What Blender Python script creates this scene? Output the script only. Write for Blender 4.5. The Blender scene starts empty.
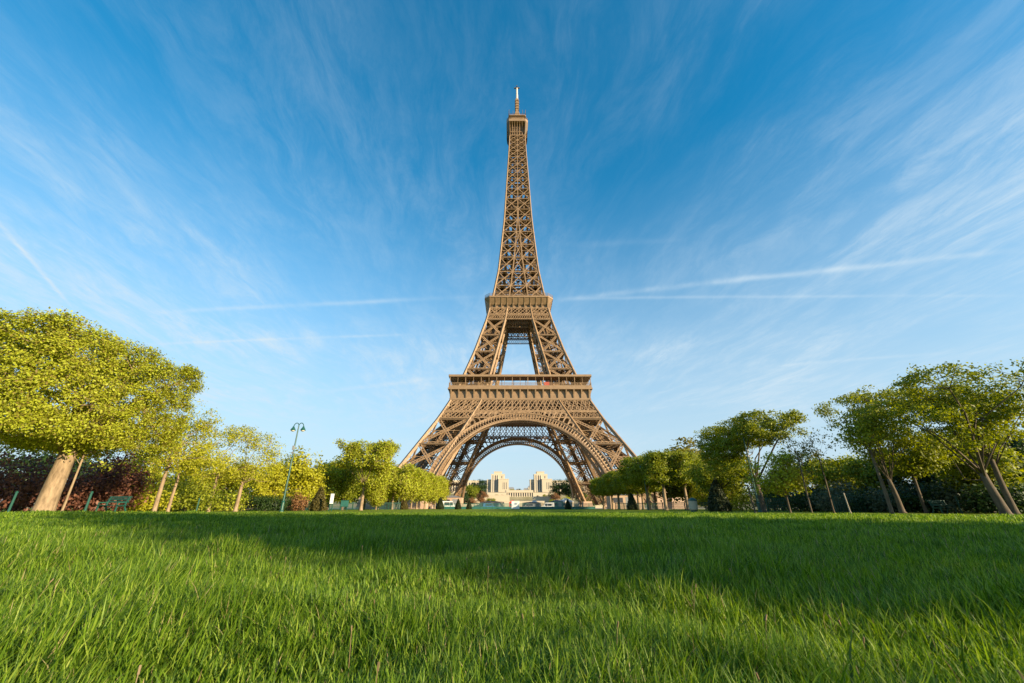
import bpy, math, random
import numpy as np
from mathutils import Vector, noise as mnoise

R = math.radians
sc = bpy.context.scene
C = sc.collection
random.seed(7)

# ------------------------------------------------------------------ camera, sky, sun, exposure
CAM_H = 0.42
PITCH = math.atan((507.8 - 341.5) / 398.0)
cam_d = bpy.data.cameras.new("camera")
cam_d.sensor_width = 36.0
cam_d.lens = 398.0 / 1024.0 * 36.0
cam_d.clip_start = 0.02
cam_d.clip_end = 9000.0
cam = bpy.data.objects.new("camera", cam_d)
cam.location = (0, 0, CAM_H)
cam.rotation_euler = (math.pi / 2 + PITCH, 0, 0)
C.objects.link(cam)
sc.camera = cam

SUN_ELEV = R(15.5)
SUN_BACK = R(33.0)                       # the sun stands to the right, this far behind the camera
sun_dir = Vector((math.cos(SUN_BACK) * math.cos(SUN_ELEV), -math.sin(SUN_BACK) * math.cos(SUN_ELEV), math.sin(SUN_ELEV)))
sd = bpy.data.lights.new("sun", 'SUN')
sd.energy = 5.0
sd.angle = R(0.5)
sd.color = (1.0, 0.81, 0.53)
so = bpy.data.objects.new("sun", sd)
so.rotation_euler = sun_dir.to_track_quat('Z', 'Y').to_euler()
so.location = (60, -40, 60)
C.objects.link(so)

sc.view_settings.view_transform = 'Standard'
sc.view_settings.look = 'None'
sc.view_settings.gamma = 1.0
sc.view_settings.use_curve_mapping = False
sc.view_settings.exposure = 1.12

cp, sp = math.cos(PITCH), math.sin(PITCH)
def ray(x, y):                            # direction in the world of a point seen in the photograph
    r, u = (x - 512.0) / 398.0, (341.5 - y) / 398.0
    return Vector((r, cp - u * sp, sp + u * cp))
def ground(x, Y, y=None):                 # where a thing whose foot is seen in column x stands, Y metres ahead
    return (x - 512.0) / 398.0 * cp * Y + 0.0

def build_world():
    w = bpy.data.worlds.new("World")
    sc.world = w
    w.use_nodes = True
    nt = w.node_tree
    N, L = nt.nodes, nt.links
    N.clear()
    out = N.new("ShaderNodeOutputWorld")
    bg = N.new("ShaderNodeBackground")
    bg.inputs['Strength'].default_value = 0.124
    L.new(bg.outputs[0], out.inputs[0])
    sky = N.new("ShaderNodeTexSky")
    sky.sky_type = 'NISHITA'
    sky.sun_disc = False
    sky.sun_elevation = SUN_ELEV
    sky.sun_rotation = math.atan2(sun_dir.x, sun_dir.y)
    sky.altitude = 100
    sky.air_density = 1.0
    sky.dust_density = 0.4
    sky.ozone_density = 2.2
    hs = N.new("ShaderNodeHueSaturation")
    hs.inputs['Hue'].default_value = 0.485
    hs.inputs['Saturation'].default_value = 1.42
    hs.inputs['Value'].default_value = 1.0
    L.new(sky.outputs[0], hs.inputs['Color'])
    tc = N.new("ShaderNodeTexCoord")
    sx = N.new("ShaderNodeSeparateXYZ")
    L.new(tc.outputs['Generated'], sx.inputs[0])
    def M(op, a, b=None, c=None, clamp=False):
        n = N.new("ShaderNodeMath"); n.operation = op; n.use_clamp = clamp
        for i, v in enumerate((a, b, c)):
            if v is None: continue
            if isinstance(v, (int, float)): n.inputs[i].default_value = v
            else: L.new(v, n.inputs[i])
        return n.outputs[0]
    z = M('ADD', M('MAXIMUM', sx.outputs[2], 0.0), 0.035)
    px, py = M('DIVIDE', sx.outputs[0], z), M('DIVIDE', sx.outputs[1], z)
    def comb(x, y, zz=0.0):
        n = N.new("ShaderNodeCombineXYZ")
        for i, v in enumerate((x, y, zz)):
            if isinstance(v, (int, float)): n.inputs[i].default_value = v
            else: L.new(v, n.inputs[i])
        return n.outputs[0]
    def noise(vec, scale, detail, rough, dist=0.0):
        n = N.new("ShaderNodeTexNoise"); n.inputs['Scale'].default_value = scale
        n.inputs['Detail'].default_value = detail; n.inputs['Roughness'].default_value = rough
        n.inputs['Distortion'].default_value = dist
        L.new(vec, n.inputs['Vector']); return n.outputs[0]
    def smooth(v, a, b, lo=0.0, hi=1.0):
        n = N.new("ShaderNodeMapRange"); n.interpolation_type = 'SMOOTHSTEP'
        L.new(v, n.inputs['Value'])
        n.inputs['From Min'].default_value = a; n.inputs['From Max'].default_value = b
        n.inputs['To Min'].default_value = lo; n.inputs['To Max'].default_value = hi
        return n.outputs[0]
    # cirrus: thin fibres that run away from the viewer over the tower, gathered in broad soft veils
    wob = noise(comb(px, M('MULTIPLY', py, 0.6), 3.0), 1.1, 4, .55)
    pxw = M('ADD', M('ADD', px, M('MULTIPLY', py, .10)), M('MULTIPLY', M('SUBTRACT', wob, .5), .5))
    streak = noise(comb(pxw, M('MULTIPLY', py, 0.42), 13.0), 2.3, 9, .66, 0.25)
    fibre = noise(comb(pxw, M('MULTIPLY', py, 0.30), 5.0), 8.0, 10, .72, 0.35)
    fine = noise(comb(pxw, M('MULTIPLY', py, 0.6), 9.0), 8.0, 8, .68, 0.4)
    cover = noise(comb(M('MULTIPLY', px, .9), M('MULTIPLY', py, .6), 33.0), 1.2, 5, .6, .3)
    tex = M('MULTIPLY', M('ADD', .30, M('MULTIPLY', smooth(fibre, .34, .70), .95)), M('ADD', .45, M('MULTIPLY', fine, 1.0)))
    veil = M('MULTIPLY', M('MULTIPLY', smooth(streak, .36, .74), smooth(cover, .32, .68)), tex)
    side = smooth(M('ABSOLUTE', M('ADD', px, 0.05)), 0.1, 1.5, .32, .56)
    veil = M('MULTIPLY', veil, side)
    broad = M('MULTIPLY', smooth(noise(comb(px, M('MULTIPLY', py, .5), 40.0), .6, 4, .55, .3), .34, .68), .34)
    left = M('MULTIPLY', smooth(M('MULTIPLY', px, -1.0), .5, 2.2), .08)
    veil = M('ADD', veil, M('MULTIPLY', M('ADD', broad, left), tex))
    # contrails, soft straight lines high up
    def trail(a, b, width, gain, rag=0.35):
        ax, ay, bx, by = a[0], a[1], b[0], b[1]
        ln = math.hypot(bx - ax, by - ay); dx, dy = (bx - ax) / ln, (by - ay) / ln
        ex, ey = M('SUBTRACT', px, ax), M('SUBTRACT', py, ay)
        al = M('ADD', M('MULTIPLY', ex, dx), M('MULTIPLY', ey, dy))
        ac = M('SUBTRACT', M('MULTIPLY', ey, dx), M('MULTIPLY', ex, dy))
        ac = M('ADD', ac, M('MULTIPLY', M('SUBTRACT', fine, .5), width * 3.2 * rag)); ac = M('ADD', ac, M('MULTIPLY', M('SUBTRACT', wob, .5), width * 1.5))
        q = M('DIVIDE', ac, width)
        g = M('POWER', 2.718, M('MULTIPLY', M('MULTIPLY', q, q), -1.0))
        e = M('MULTIPLY', smooth(al, -.06 * ln, .2 * ln), smooth(al, .75 * ln, 1.05 * ln, 1.0, 0.0))
        var = smooth(noise(comb(M('MULTIPLY', al, 2.2), M('MULTIPLY', ac, 2.0), ax * 7), 1.6, 4, .6), .3, .65, .25, 1.0)
        return M('MULTIPLY', M('MULTIPLY', M('MULTIPLY', g, e), var), gain)
    def P(x, y):
        d = ray(x, y); d.normalize(); zz = max(d.z, 0) + .035
        return (d.x / zz, d.y / zz)
    trails = [((-30, 190), (76, 312), .010, .42), ((150, 313), (490, 297), .020, .26), ((140, 345), (425, 334), .018, .28),
              ((540, 303), (1060, 246), .024, .38), ((560, 299), (1060, 296), .015, .17), ((320, 392), (455, 376), .045, .24),
              ((770, 366), (960, 352), .032, .26), ((560, 246), (700, 240), .02, .05)]
    veil = M('MULTIPLY', veil, smooth(sx.outputs[2], .92, .40, .38, 1.0))
    low = M('MULTIPLY', smooth(noise(comb(M('MULTIPLY', px, .8), M('MULTIPLY', py, .7), 71.0), .9, 6, .62, .5), .36, .70), smooth(sx.outputs[2], .80, .25, 0.0, .34))
    tot = M('ADD', M('MULTIPLY', veil, .66), M('MULTIPLY', low, tex))
    for a, b, wd, g in trails:
        tot = M('ADD', tot, trail(P(*a), P(*b), wd, g))
    tot = M('MULTIPLY', tot, smooth(sx.outputs[2], 0.02, 0.22))
    tot = M('MULTIPLY', tot, 1.25, clamp=True)
    haze = smooth(sx.outputs[2], 0.74, -0.02, 0.0, .92)
    mx = N.new("ShaderNodeMix"); mx.data_type = 'RGBA'
    L.new(haze, mx.inputs[0]); L.new(hs.outputs[0], mx.inputs[6])
    mx.inputs[7].default_value = (2.05, 2.62, 3.1, 1)
    m2 = N.new("ShaderNodeMix"); m2.data_type = 'RGBA'
    L.new(tot, m2.inputs[0]); L.new(mx.outputs[2], m2.inputs[6])
    m2.inputs[7].default_value = (2.5, 3.05, 3.45, 1)
    L.new(m2.outputs[2], bg.inputs['Color'])
build_world()

# ------------------------------------------------------------------ helpers
def link(o, parent=None):
    C.objects.link(o)
    if parent is not None: o.parent = parent
    return o
def tag(o, label=None, cat=None, group=None, kind=None):
    if label: o['label'] = label
    if cat: o['category'] = cat
    if group: o['group'] = group
    if kind: o['kind'] = kind
    return o
def thing(name, label, cat, loc=(0, 0, 0), rz=0.0, group=None):
    o = bpy.data.objects.new(name, None)
    o.empty_display_size = .5
    o.location = loc; o.rotation_euler = (0, 0, rz)
    link(o)
    return tag(o, label, cat, group)
def dup(root, loc, rz=0.0, label=None, group=None, scale=None):
    r = root.copy(); C.objects.link(r)
    r.location = loc; r.rotation_euler = (0, 0, rz)
    if scale is not None: r.scale = scale if hasattr(scale, '__len__') else (scale,) * 3
    if label: r['label'] = label
    if group: r['group'] = group
    for ch in list(root.children):
        c = ch.copy(); C.objects.link(c); c.parent = r
        for g in list(ch.children):
            d = g.copy(); C.objects.link(d); d.parent = c
    return r
def mesh_obj(name, verts, faces, mat, parent=None, smooth=False):
    """faces: list of tuples, or (n,k) int array"""
    me = bpy.data.meshes.new(name)
    verts = np.asarray(verts, dtype=np.float32).reshape(-1, 3)
    if isinstance(faces, np.ndarray):
        n, k = faces.shape
        idx = faces.astype(np.int32).ravel()
        starts = np.arange(0, n * k, k, dtype=np.int32)
    else:
        sizes = np.array([len(f) for f in faces], dtype=np.int32)
        n = len(sizes)
        idx = np.fromiter((i for f in faces for i in f), dtype=np.int32)
        starts = np.concatenate(([0], np.cumsum(sizes)[:-1])).astype(np.int32)
    me.vertices.add(len(verts)); me.vertices.foreach_set('co', verts.ravel())
    me.loops.add(len(idx)); me.loops.foreach_set('vertex_index', idx)
    me.polygons.add(n); me.polygons.foreach_set('loop_start', starts)
    me.update(calc_edges=True)
    me.polygons.foreach_set('use_smooth', np.full(n, bool(smooth)))
    me.materials.append(mat)
    me.validate()
    o = bpy.data.objects.new(name, me)
    return link(o, parent)

BOXF = np.array([[0, 3, 2, 1], [4, 5, 6, 7], [0, 1, 5, 4], [1, 2, 6, 5], [2, 3, 7, 6], [3, 0, 4, 7]])
class MB:
    def __init__(s): s.bars = []; s.v = []; s.f = []
    def bar(s, p, q, w=.3, t=None, up=(0, 0, 1)): s.bars.append((*p, *q, w, w if t is None else t, *up))
    def poly(s, pts, w, t=None, up=(0, 0, 1)):
        for a, b in zip(pts[:-1], pts[1:]): s.bar(a, b, w, t, up)
    def box(s, x0, x1, y0, y1, z0, z1):
        b = len(s.v)
        s.v += [(x0, y0, z0), (x1, y0, z0), (x1, y1, z0), (x0, y1, z0), (x0, y0, z1), (x1, y0, z1), (x1, y1, z1), (x0, y1, z1)]
        s.f += [tuple(int(i) + b for i in f) for f in BOXF]
    def prism(s, pts, z0, z1, pts2=None):
        b, n = len(s.v), len(pts); pts2 = pts2 or pts
        s.v += [(x, y, z0) for x, y in pts] + [(x, y, z1) for x, y in pts2]
        s.f += [tuple(range(b + n - 1, b - 1, -1)), tuple(range(b + n, b + 2 * n))]
        s.f += [(b + i, b + (i + 1) % n, b + n + (i + 1) % n, b + n + i) for i in range(n)]
    def tube(s, pts, rad, n=8, cap=True):
        b = len(s.v); pts = [Vector(p) for p in pts]; m = len(pts)
        if not hasattr(rad, '__len__'): rad = [rad] * m
        for i, p in enumerate(pts):
            d = (pts[min(i + 1, m - 1)] - pts[max(i - 1, 0)]).normalized()
            a = d.cross(Vector((0, 1, 0)) if abs(d.y) < .9 else Vector((1, 0, 0))).normalized(); c = d.cross(a)
            for k in range(n):
                t = 2 * math.pi * k / n
                s.v.append(tuple(p + (a * math.cos(t) + c * math.sin(t)) * rad[i]))
        for i in range(m - 1):
            for k in range(n):
                s.f.append((b + i * n + k, b + i * n + (k + 1) % n, b + (i + 1) * n + (k + 1) % n, b + (i + 1) * n + k))
        if cap: s.f += [tuple(range(b + n - 1, b - 1, -1)), tuple(range(b + (m - 1) * n, b + m * n))]
    def lathe(s, prof, cx=0, cy=0, n=12):
        s.tube([(cx, cy, z) for r, z in prof], [max(r, .002) for r, z in prof], n)
    def arrays(s):
        V = [np.array(s.v, dtype=float).reshape(-1, 3)]; F = list(s.f); nb = len(s.v)
        if s.bars:
            B = np.array(s.bars, dtype=float)
            p, q, w, t, up = B[:, 0:3], B[:, 3:6], B[:, 6:7], B[:, 7:8], B[:, 8:11]
            d = q - p; d /= np.maximum(np.linalg.norm(d, axis=1, keepdims=True), 1e-9)
            a = np.cross(up, d); bad = np.linalg.norm(a, axis=1) < 1e-3
            a[bad] = np.cross(np.array([1.0, 0.03, 0]), d[bad])
            a /= np.linalg.norm(a, axis=1, keepdims=True); c = np.cross(d, a)
            a *= w / 2; c *= t / 2
            vs = np.stack([p - a - c, p + a - c, p + a + c, p - a + c, q - a - c, q + a - c, q + a + c, q - a + c], 1)
            V.append(vs.reshape(-1, 3))
            ff = (np.arange(len(B))[:, None, None] * 8 + nb + BOXF[None]).reshape(-1, 4)
            F = (F, ff)
        return np.concatenate(V), F
    def build(s, name, mat, parent=None, smooth=False):
        V, F = s.arrays()
        if isinstance(F, tuple):
            if F[0]: F = F[0] + [tuple(r) for r in F[1].tolist()]
            else: F = F[1]
        return mesh_obj(name, V, F, mat, parent, smooth)

def new_mat(name):
    m = bpy.data.materials.new(name); m.use_nodes = True
    nt = m.node_tree; b = nt.nodes['Principled BSDF']
    return m, nt, b
def mottled(name, c1, c2, scale=2.0, rough=.7, detail=6, bump=0.0, metal=0.0, coord='Object', stretch=(1, 1, 1)):
    m, nt, b = new_mat(name)
    N, L = nt.nodes, nt.links
    tc = N.new('ShaderNodeTexCoord'); mp = N.new('ShaderNodeMapping'); mp.inputs['Scale'].default_value = stretch
    L.new(tc.outputs[coord], mp.inputs[0])
    n = N.new('ShaderNodeTexNoise'); n.inputs['Scale'].default_value = scale; n.inputs['Detail'].default_value = detail
    n.inputs['Roughness'].default_value = .65
    L.new(mp.outputs[0], n.inputs['Vector'])
    cr = N.new('ShaderNodeValToRGB')
    cr.color_ramp.elements[0].position = .3; cr.color_ramp.elements[1].position = .7
    cr.color_ramp.elements[0].color = (*c1, 1); cr.color_ramp.elements[1].color = (*c2, 1)
    L.new(n.outputs[0], cr.inputs[0]); L.new(cr.outputs[0], b.inputs['Base Color'])
    b.inputs['Roughness'].default_value = rough; b.inputs['Metallic'].default_value = metal
    if bump:
        bp = N.new('ShaderNodeBump'); bp.inputs['Strength'].default_value = bump; bp.inputs['Distance'].default_value = .05
        L.new(n.outputs[0], bp.inputs['Height']); L.new(bp.outputs[0], b.inputs['Normal'])
    return m
def leafy(name, cols, trans=.4, tcol=1.3, rough=.5, patch=0.25, spec=.25):
    """diffuse + translucent blades or leaves; every leaf takes its own colour"""
    m = bpy.data.materials.new(name); m.use_nodes = True
    nt = m.node_tree; N, L = nt.nodes, nt.links; N.clear()
    out = N.new('ShaderNodeOutputMaterial'); g = N.new('ShaderNodeNewGeometry')
    cr = N.new('ShaderNodeValToRGB'); e = cr.color_ramp.elements
    e[0].position = 0; e[0].color = (*cols[0], 1); e[1].position = 1; e[1].color = (*cols[-1], 1)
    for i, c in enumerate(cols[1:-1]):
        x = e.new((i + 1) / (len(cols) - 1)); x.color = (*c, 1)
    tc = N.new('ShaderNodeTexCoord'); n = N.new('ShaderNodeTexNoise'); n.inputs['Scale'].default_value = .45; n.inputs['Detail'].default_value = 3
    L.new(tc.outputs['Object'], n.inputs['Vector'])
    mixv = N.new('ShaderNodeMix'); mixv.inputs[0].default_value = patch
    L.new(g.outputs['Random Per Island'], mixv.inputs[2]); L.new(n.outputs[0], mixv.inputs[3])
    L.new(mixv.outputs[0], cr.inputs[0])
    p = N.new('ShaderNodeBsdfPrincipled'); p.inputs['Roughness'].default_value = rough; p.inputs['Specular IOR Level'].default_value = spec
    t = N.new('ShaderNodeBsdfTranslucent')
    L.new(cr.outputs[0], p.inputs['Base Color'])
    hv = N.new('ShaderNodeHueSaturation'); hv.inputs['Hue'].default_value = .49; hv.inputs['Saturation'].default_value = 1.1; hv.inputs['Value'].default_value = tcol
    L.new(cr.outputs[0], hv.inputs['Color']); L.new(hv.outputs[0], t.inputs['Color'])
    ms = N.new('ShaderNodeMixShader'); ms.inputs[0].default_value = trans
    L.new(p.outputs[0], ms.inputs[1]); L.new(t.outputs[0], ms.inputs[2]); L.new(ms.outputs[0], out.inputs[0])
    return m

MAT = {}
MAT['iron'] = mottled('tower_paint', (.16, .10, .053), (.335, .213, .112), .9, .5, bump=0)
MAT['iron_plate'] = mottled('tower_plate', (.20, .128, .07), (.285, .186, .104), .5, .55)
MAT['iron_shaded'] = mottled('tower_paint_shaded', (.10, .065, .035), (.15, .095, .05), .4, .7)  # darker tower paint: shade of undersides and interior put into the colour
MAT['mast_white'] = mottled('mast_white', (.48, .43, .38), (.60, .54, .48), 1., .5)
MAT['stone'] = mottled('pale_stone', (.44, .375, .275), (.52, .445, .33), 1.3, .85, bump=.1)
MAT['stone_trim'] = mottled('stone_trim', (.50, .43, .33), (.57, .495, .385), 1.5, .85)
MAT['pier_stone'] = mottled('pier_stone', (.36, .24, .16), (.48, .34, .24), .5, .85)
MAT['window_dark'] = mottled('window_dark', (.03, .035, .045), (.07, .075, .09), .5, .15)
MAT['roof_grey'] = mottled('roof_grey', (.16, .17, .19), (.24, .25, .27), .3, .6)
MAT['bark_pale'] = mottled('bark_pale', (.12, .08, .045), (.36, .26, .16), 5., .85, bump=.5, stretch=(1, 1, .3))
MAT['bark_dark'] = mottled('bark_dark', (.05, .037, .025), (.14, .105, .07), 5., .9, bump=.5, stretch=(1, 1, .25))
MAT['lawn'] = mottled('lawn_soil', (.020, .040, .008), (.042, .075, .014), 1.2, .95, bump=.3)
MAT['sand'] = mottled('pale_gravel', (.30, .25, .18), (.42, .36, .27), .2, .95)
MAT['green_metal'] = mottled('green_enamel', (.008, .055, .042), (.014, .085, .062), 3., .4)
MAT['teal_mesh'] = mottled('teal_barrier', (.02, .10, .085), (.035, .15, .12), 2., .5)
MAT['white_paint'] = mottled('white_paint', (.70, .70, .68), (.82, .82, .80), 2., .45)
MAT['red_paint'] = mottled('red_paint', (.45, .03, .025), (.58, .05, .04), 2., .5)
MAT['grey_paint'] = mottled('grey_paint', (.16, .17, .18), (.26, .27, .28), 2., .5)
MAT['blue_paint'] = mottled('blue_paint', (.03, .10, .28), (.05, .15, .36), 2., .5)
MAT['rubber'] = mottled('tyre_rubber', (.015, .015, .016), (.03, .03, .03), 9., .8)
MAT['lamp_glass'] = mottled('lamp_glass', (.55, .52, .42), (.7, .66, .55), 3., .2)
MAT['wood_grey'] = mottled('weathered_wood', (.22, .19, .15), (.36, .31, .25), 6., .85, bump=.3, stretch=(1, 1, .2))
MAT['leaf_clip'] = leafy('clipped_leaf', [(.20, .11, .05), (.24, .25, .02), (.38, .42, .03), (.50, .53, .05)], .42, 1.35)
MAT['leaf_yellow'] = leafy('young_yellow_leaf', [(.22, .21, .018), (.38, .38, .024), (.53, .52, .035)], .45, 1.35)
MAT['leaf_green'] = leafy('mid_green_leaf', [(.095, .12, .012), (.19, .225, .016), (.31, .325, .026)], .42, 1.35)
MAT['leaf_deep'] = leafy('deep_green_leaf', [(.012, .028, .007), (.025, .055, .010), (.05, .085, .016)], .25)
MAT['leaf_olive'] = leafy('leaf_olive_material', [(.10, .085, .02), (.18, .17, .024), (.26, .25, .035)], .4)
MAT['leaf_purple'] = leafy('purple_leaf', [(.09, .036, .026), (.16, .065, .042), (.25, .11, .065)], .3)
MAT['leaf_greyish'] = leafy('grey_green_leaf', [(.05, .07, .04), (.085, .11, .06), (.13, .15, .085)], .25)
MAT['leaf_cone'] = leafy('yew_needle', [(.014, .022, .008), (.028, .040, .012), (.05, .06, .02)], .15)
MAT['leaf_conebrown'] = leafy('bronze_yew_needle', [(.05, .045, .012), (.09, .075, .018), (.13, .105, .025)], .15)
MAT['leaf_rust'] = leafy('rust_leaf', [(.16, .07, .03), (.24, .12, .05), (.28, .17, .07)], .3)
MAT['grass'] = leafy('grass_blade', [(.026, .055, .008), (.085, .162, .013), (.185, .295, .022), (.38, .44, .075)], .42, 1.4, .5, .25, .28)
MAT['grass_seed'] = leafy('seed_head', [(.16, .12, .06), (.24, .18, .09), (.30, .20, .12)], .3)

# ------------------------------------------------------------------ ground
def gz(x, y):
    """height of the lawn: almost flat, a faint roll, a low swell towards the left rim"""
    x = np.asarray(x, float); y = np.asarray(y, float)
    d = np.hypot(x, y)
    z = .050 * np.sin(x * 1.1 + 1.2 * np.sin(y * .75)) * np.cos(y * 1.5 + .6) + .034 * np.sin(x * 2.9 + y * 1.7 + 1.5 * np.sin(y * 1.3)) * np.sin(y * 3.1 - x)
    z = z * np.clip((d - .2) / 1.2, 0, 1) * np.clip(1.6 - d / 60.0, 0, 1)
    z = z + .16 * np.exp(-((x + 24) / 7.) ** 2) * np.exp(-((y - 22) / 16.) ** 2)
    return z
def build_ground():
    rs = np.concatenate(([0.0], np.geomspace(.35, 2600, 150)))
    na = 160
    th = np.linspace(0, 2 * np.pi, na, endpoint=False)
    v = [(0, 0, float(gz(0, 0)))]
    X = rs[1:, None] * np.cos(th)[None]; Y = rs[1:, None] * np.sin(th)[None]
    Z = gz(X, Y)
    v = np.concatenate([np.array(v), np.stack([X, Y, Z], -1).reshape(-1, 3)])
    f = [(0, 1 + k, 1 + (k + 1) % na) for k in range(na)]
    for i in range(len(rs) - 2):
        a = 1 + i * na
        for k in range(na):
            k2 = (k + 1) % na
            f.append((a + k, a + na + k, a + na + k2, a + k2))
    o = mesh_obj('lawn', v, f, MAT['lawn_far'], None, True)
    tag(o, kind='structure')
    mb = MB(); mb.prism([(-150, 152), (150, 152), (150, 560), (-150, 560)], -.3, .03)
    tag(mb.build('gravel_esplanade', MAT['sand']), kind='structure')

def lawn_far():
    m, nt, b = new_mat('lawn_turf'); N, L = nt.nodes, nt.links
    tc = N.new('ShaderNodeTexCoord')
    n1 = N.new('ShaderNodeTexNoise'); n1.inputs['Scale'].default_value = 14; n1.inputs['Detail'].default_value = 8; n1.inputs['Roughness'].default_value = .7
    n2 = N.new('ShaderNodeTexNoise'); n2.inputs['Scale'].default_value = .16; n2.inputs['Detail'].default_value = 4
    L.new(tc.outputs['Object'], n1.inputs['Vector']); L.new(tc.outputs['Object'], n2.inputs['Vector'])
    ad = N.new('ShaderNodeMath'); ad.operation = 'MULTIPLY_ADD'; ad.inputs[1].default_value = .45
    L.new(n2.outputs[0], ad.inputs[0]); 
    ml = N.new('ShaderNodeMath'); ml.operation = 'MULTIPLY'; ml.inputs[1].default_value = .55
    L.new(n1.outputs[0], ml.inputs[0]); L.new(ml.outputs[0], ad.inputs[2])
    cr = N.new('ShaderNodeValToRGB'); e = cr.color_ramp.elements
    e[0].position = .34; e[0].color = (.09, .14, .010, 1); e[1].position = .66; e[1].color = (.21, .26, .018, 1)
    L.new(ad.outputs[0], cr.inputs[0]); L.new(cr.outputs[0], b.inputs['Base Color'])
    b.inputs['Roughness'].default_value = .9; b.inputs['Specular IOR Level'].default_value = .1
    bp = N.new('ShaderNodeBump'); bp.inputs['Strength'].default_value = 1.0; bp.inputs['Distance'].default_value = .12
    L.new(n1.outputs[0], bp.inputs['Height']); L.new(bp.outputs[0], b.inputs['Normal'])
    return m
MAT['lawn_far'] = lawn_far()
build_ground()

def vnoise(x, y, s, seed=0):
    """smooth value noise on arrays"""
    x = x / s + 113.7 * (seed + 1); y = y / s + 57.3 * (seed + 1)
    xi, yi = np.floor(x).astype(int), np.floor(y).astype(int)
    fx, fy = x - xi, y - yi; fx = fx * fx * (3 - 2 * fx); fy = fy * fy * (3 - 2 * fy)
    def h(a, b):
        k = (a * 374761393 + b * 668265263 + seed * 974711) & 0x7fffffff
        k = ((k ^ (k >> 13)) * 1274126177) & 0x7fffffff
        return ((k ^ (k >> 16)) & 0xffff) / 65535.0
    return (h(xi, yi) * (1 - fx) + h(xi + 1, yi) * fx) * (1 - fy) + (h(xi, yi + 1) * (1 - fx) + h(xi + 1, yi + 1) * fx) * fy

def build_grass(n, d0, d1, seed, lmin, lmax, name, mat, hw=R(64), exp=.5, wid=.0040, tall=0.0):
    rg = np.random.default_rng(seed)
    u = rg.random(n)
    d = (d0 ** exp + u * (d1 ** exp - d0 ** exp)) ** (1 / exp)
    a = rg.uniform(-hw, hw, n)
    x, y = d * np.sin(a), d * np.cos(a)
    # gather the blades into tufts
    tx = (rg.random(n) - .5) * .05; ty = (rg.random(n) - .5) * .05
    cell = .07
    jx = np.floor(x / cell); jy = np.floor(y / cell)
    k = rg.random(n) < .45
    x = np.where(k & (d < 7), (jx + .5) * cell + tx + .03 * np.sin(jy * 12.9 + jx), x)
    y = np.where(k & (d < 7), (jy + .5) * cell + ty + .03 * np.sin(jx * 7.7 + jy * 3), y)
    d = np.hypot(x, y)
    patch = vnoise(x, y, .55, 1) * .6 + vnoise(x, y, .2, 2) * .4
    big = vnoise(x, y, 1.7, 5)
    L = (lmin + (lmax - lmin) * rg.random(n) ** 1.3) * (.18 + 1.6 * patch) * (.75 + .5 * big) + tall * rg.random(n)
    L *= np.clip(.55 + .45 * (d - .5) / .7, .4, 1)
    W = np.maximum(wid * rg.uniform(.6, 1.5, n), d * .0011)
    flow = 2 * np.pi * vnoise(x, y, .8, 3) * 1.3
    h = np.where(rg.random(n) < .28, flow + rg.normal(0, .8, n), rg.uniform(0, 2 * np.pi, n))
    bend = np.clip(rg.normal(.55, .28, n), .05, 1.15)
    z = gz(x, y) - .004
    dx, dy = np.cos(h), np.sin(h)
    tw = rg.normal(0, .5, n)
    sxv, syv = -np.sin(h + tw), np.cos(h + tw)
    ts = np.array([0, .35, .7, 1.0]); ws = np.array([.75, 1.0, .7, 0])
    V = np.zeros((n, 7, 3), np.float32)
    for i, t in enumerate(ts):
        out = bend * L * (t ** 1.8) * .85 + .06 * L * t
        upz = L * (t - .42 * bend ** 2 * t ** 2.2)
        cx, cy, cz = x + dx * out, y + dy * out, z + upz
        if i < 3:
            V[:, 2 * i] = np.stack([cx - sxv * W * ws[i] / 2, cy - syv * W * ws[i] / 2, cz], 1)
            V[:, 2 * i + 1] = np.stack([cx + sxv * W * ws[i] / 2, cy + syv * W * ws[i] / 2, cz], 1)
        else:
            V[:, 6] = np.stack([cx, cy, cz], 1)
    base = np.arange(n)[:, None] * 7
    idx = (base + np.array([[0, 1, 3, 2, 2, 3, 5, 4, 4, 5, 6]])).astype(np.int32).ravel()
    st = (np.arange(n)[:, None] * 11 + np.array([[0, 4, 8]])).astype(np.int32).ravel()
    me = bpy.data.meshes.new(name)
    me.vertices.add(n * 7); me.vertices.foreach_set('co', V.ravel())
    me.loops.add(len(idx)); me.loops.foreach_set('vertex_index', idx)
    me.polygons.add(len(st)); me.polygons.foreach_set('loop_start', st)
    me.update(calc_edges=True)
    me.polygons.foreach_set('use_smooth', np.ones(len(st), dtype=bool))
    me.materials.append(mat)
    return tag(link(bpy.data.objects.new(name, me)), kind='stuff')

tag(build_grass(520000, .62, 34, 11, .045, .132, 'grass', MAT['grass']), 'green lawn grass of uneven blades, lit in bands between tree shadows', 'grass')
tag(build_grass(1500, .8, 9, 12, .12, .19, 'tall_grass', MAT['grass'], tall=.02, wid=.0045), 'single taller grass stalks standing out of the lawn', 'grass')

MAT['straw'] = leafy('dry_straw', [(.22, .17, .07), (.34, .27, .12), (.42, .36, .17)], .3)
tag(build_grass(9000, .75, 12, 15, .05, .12, 'dry_grass', MAT['straw'], wid=.0032), 'thin dry straw coloured blades mixed through the lawn', 'grass')

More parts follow.
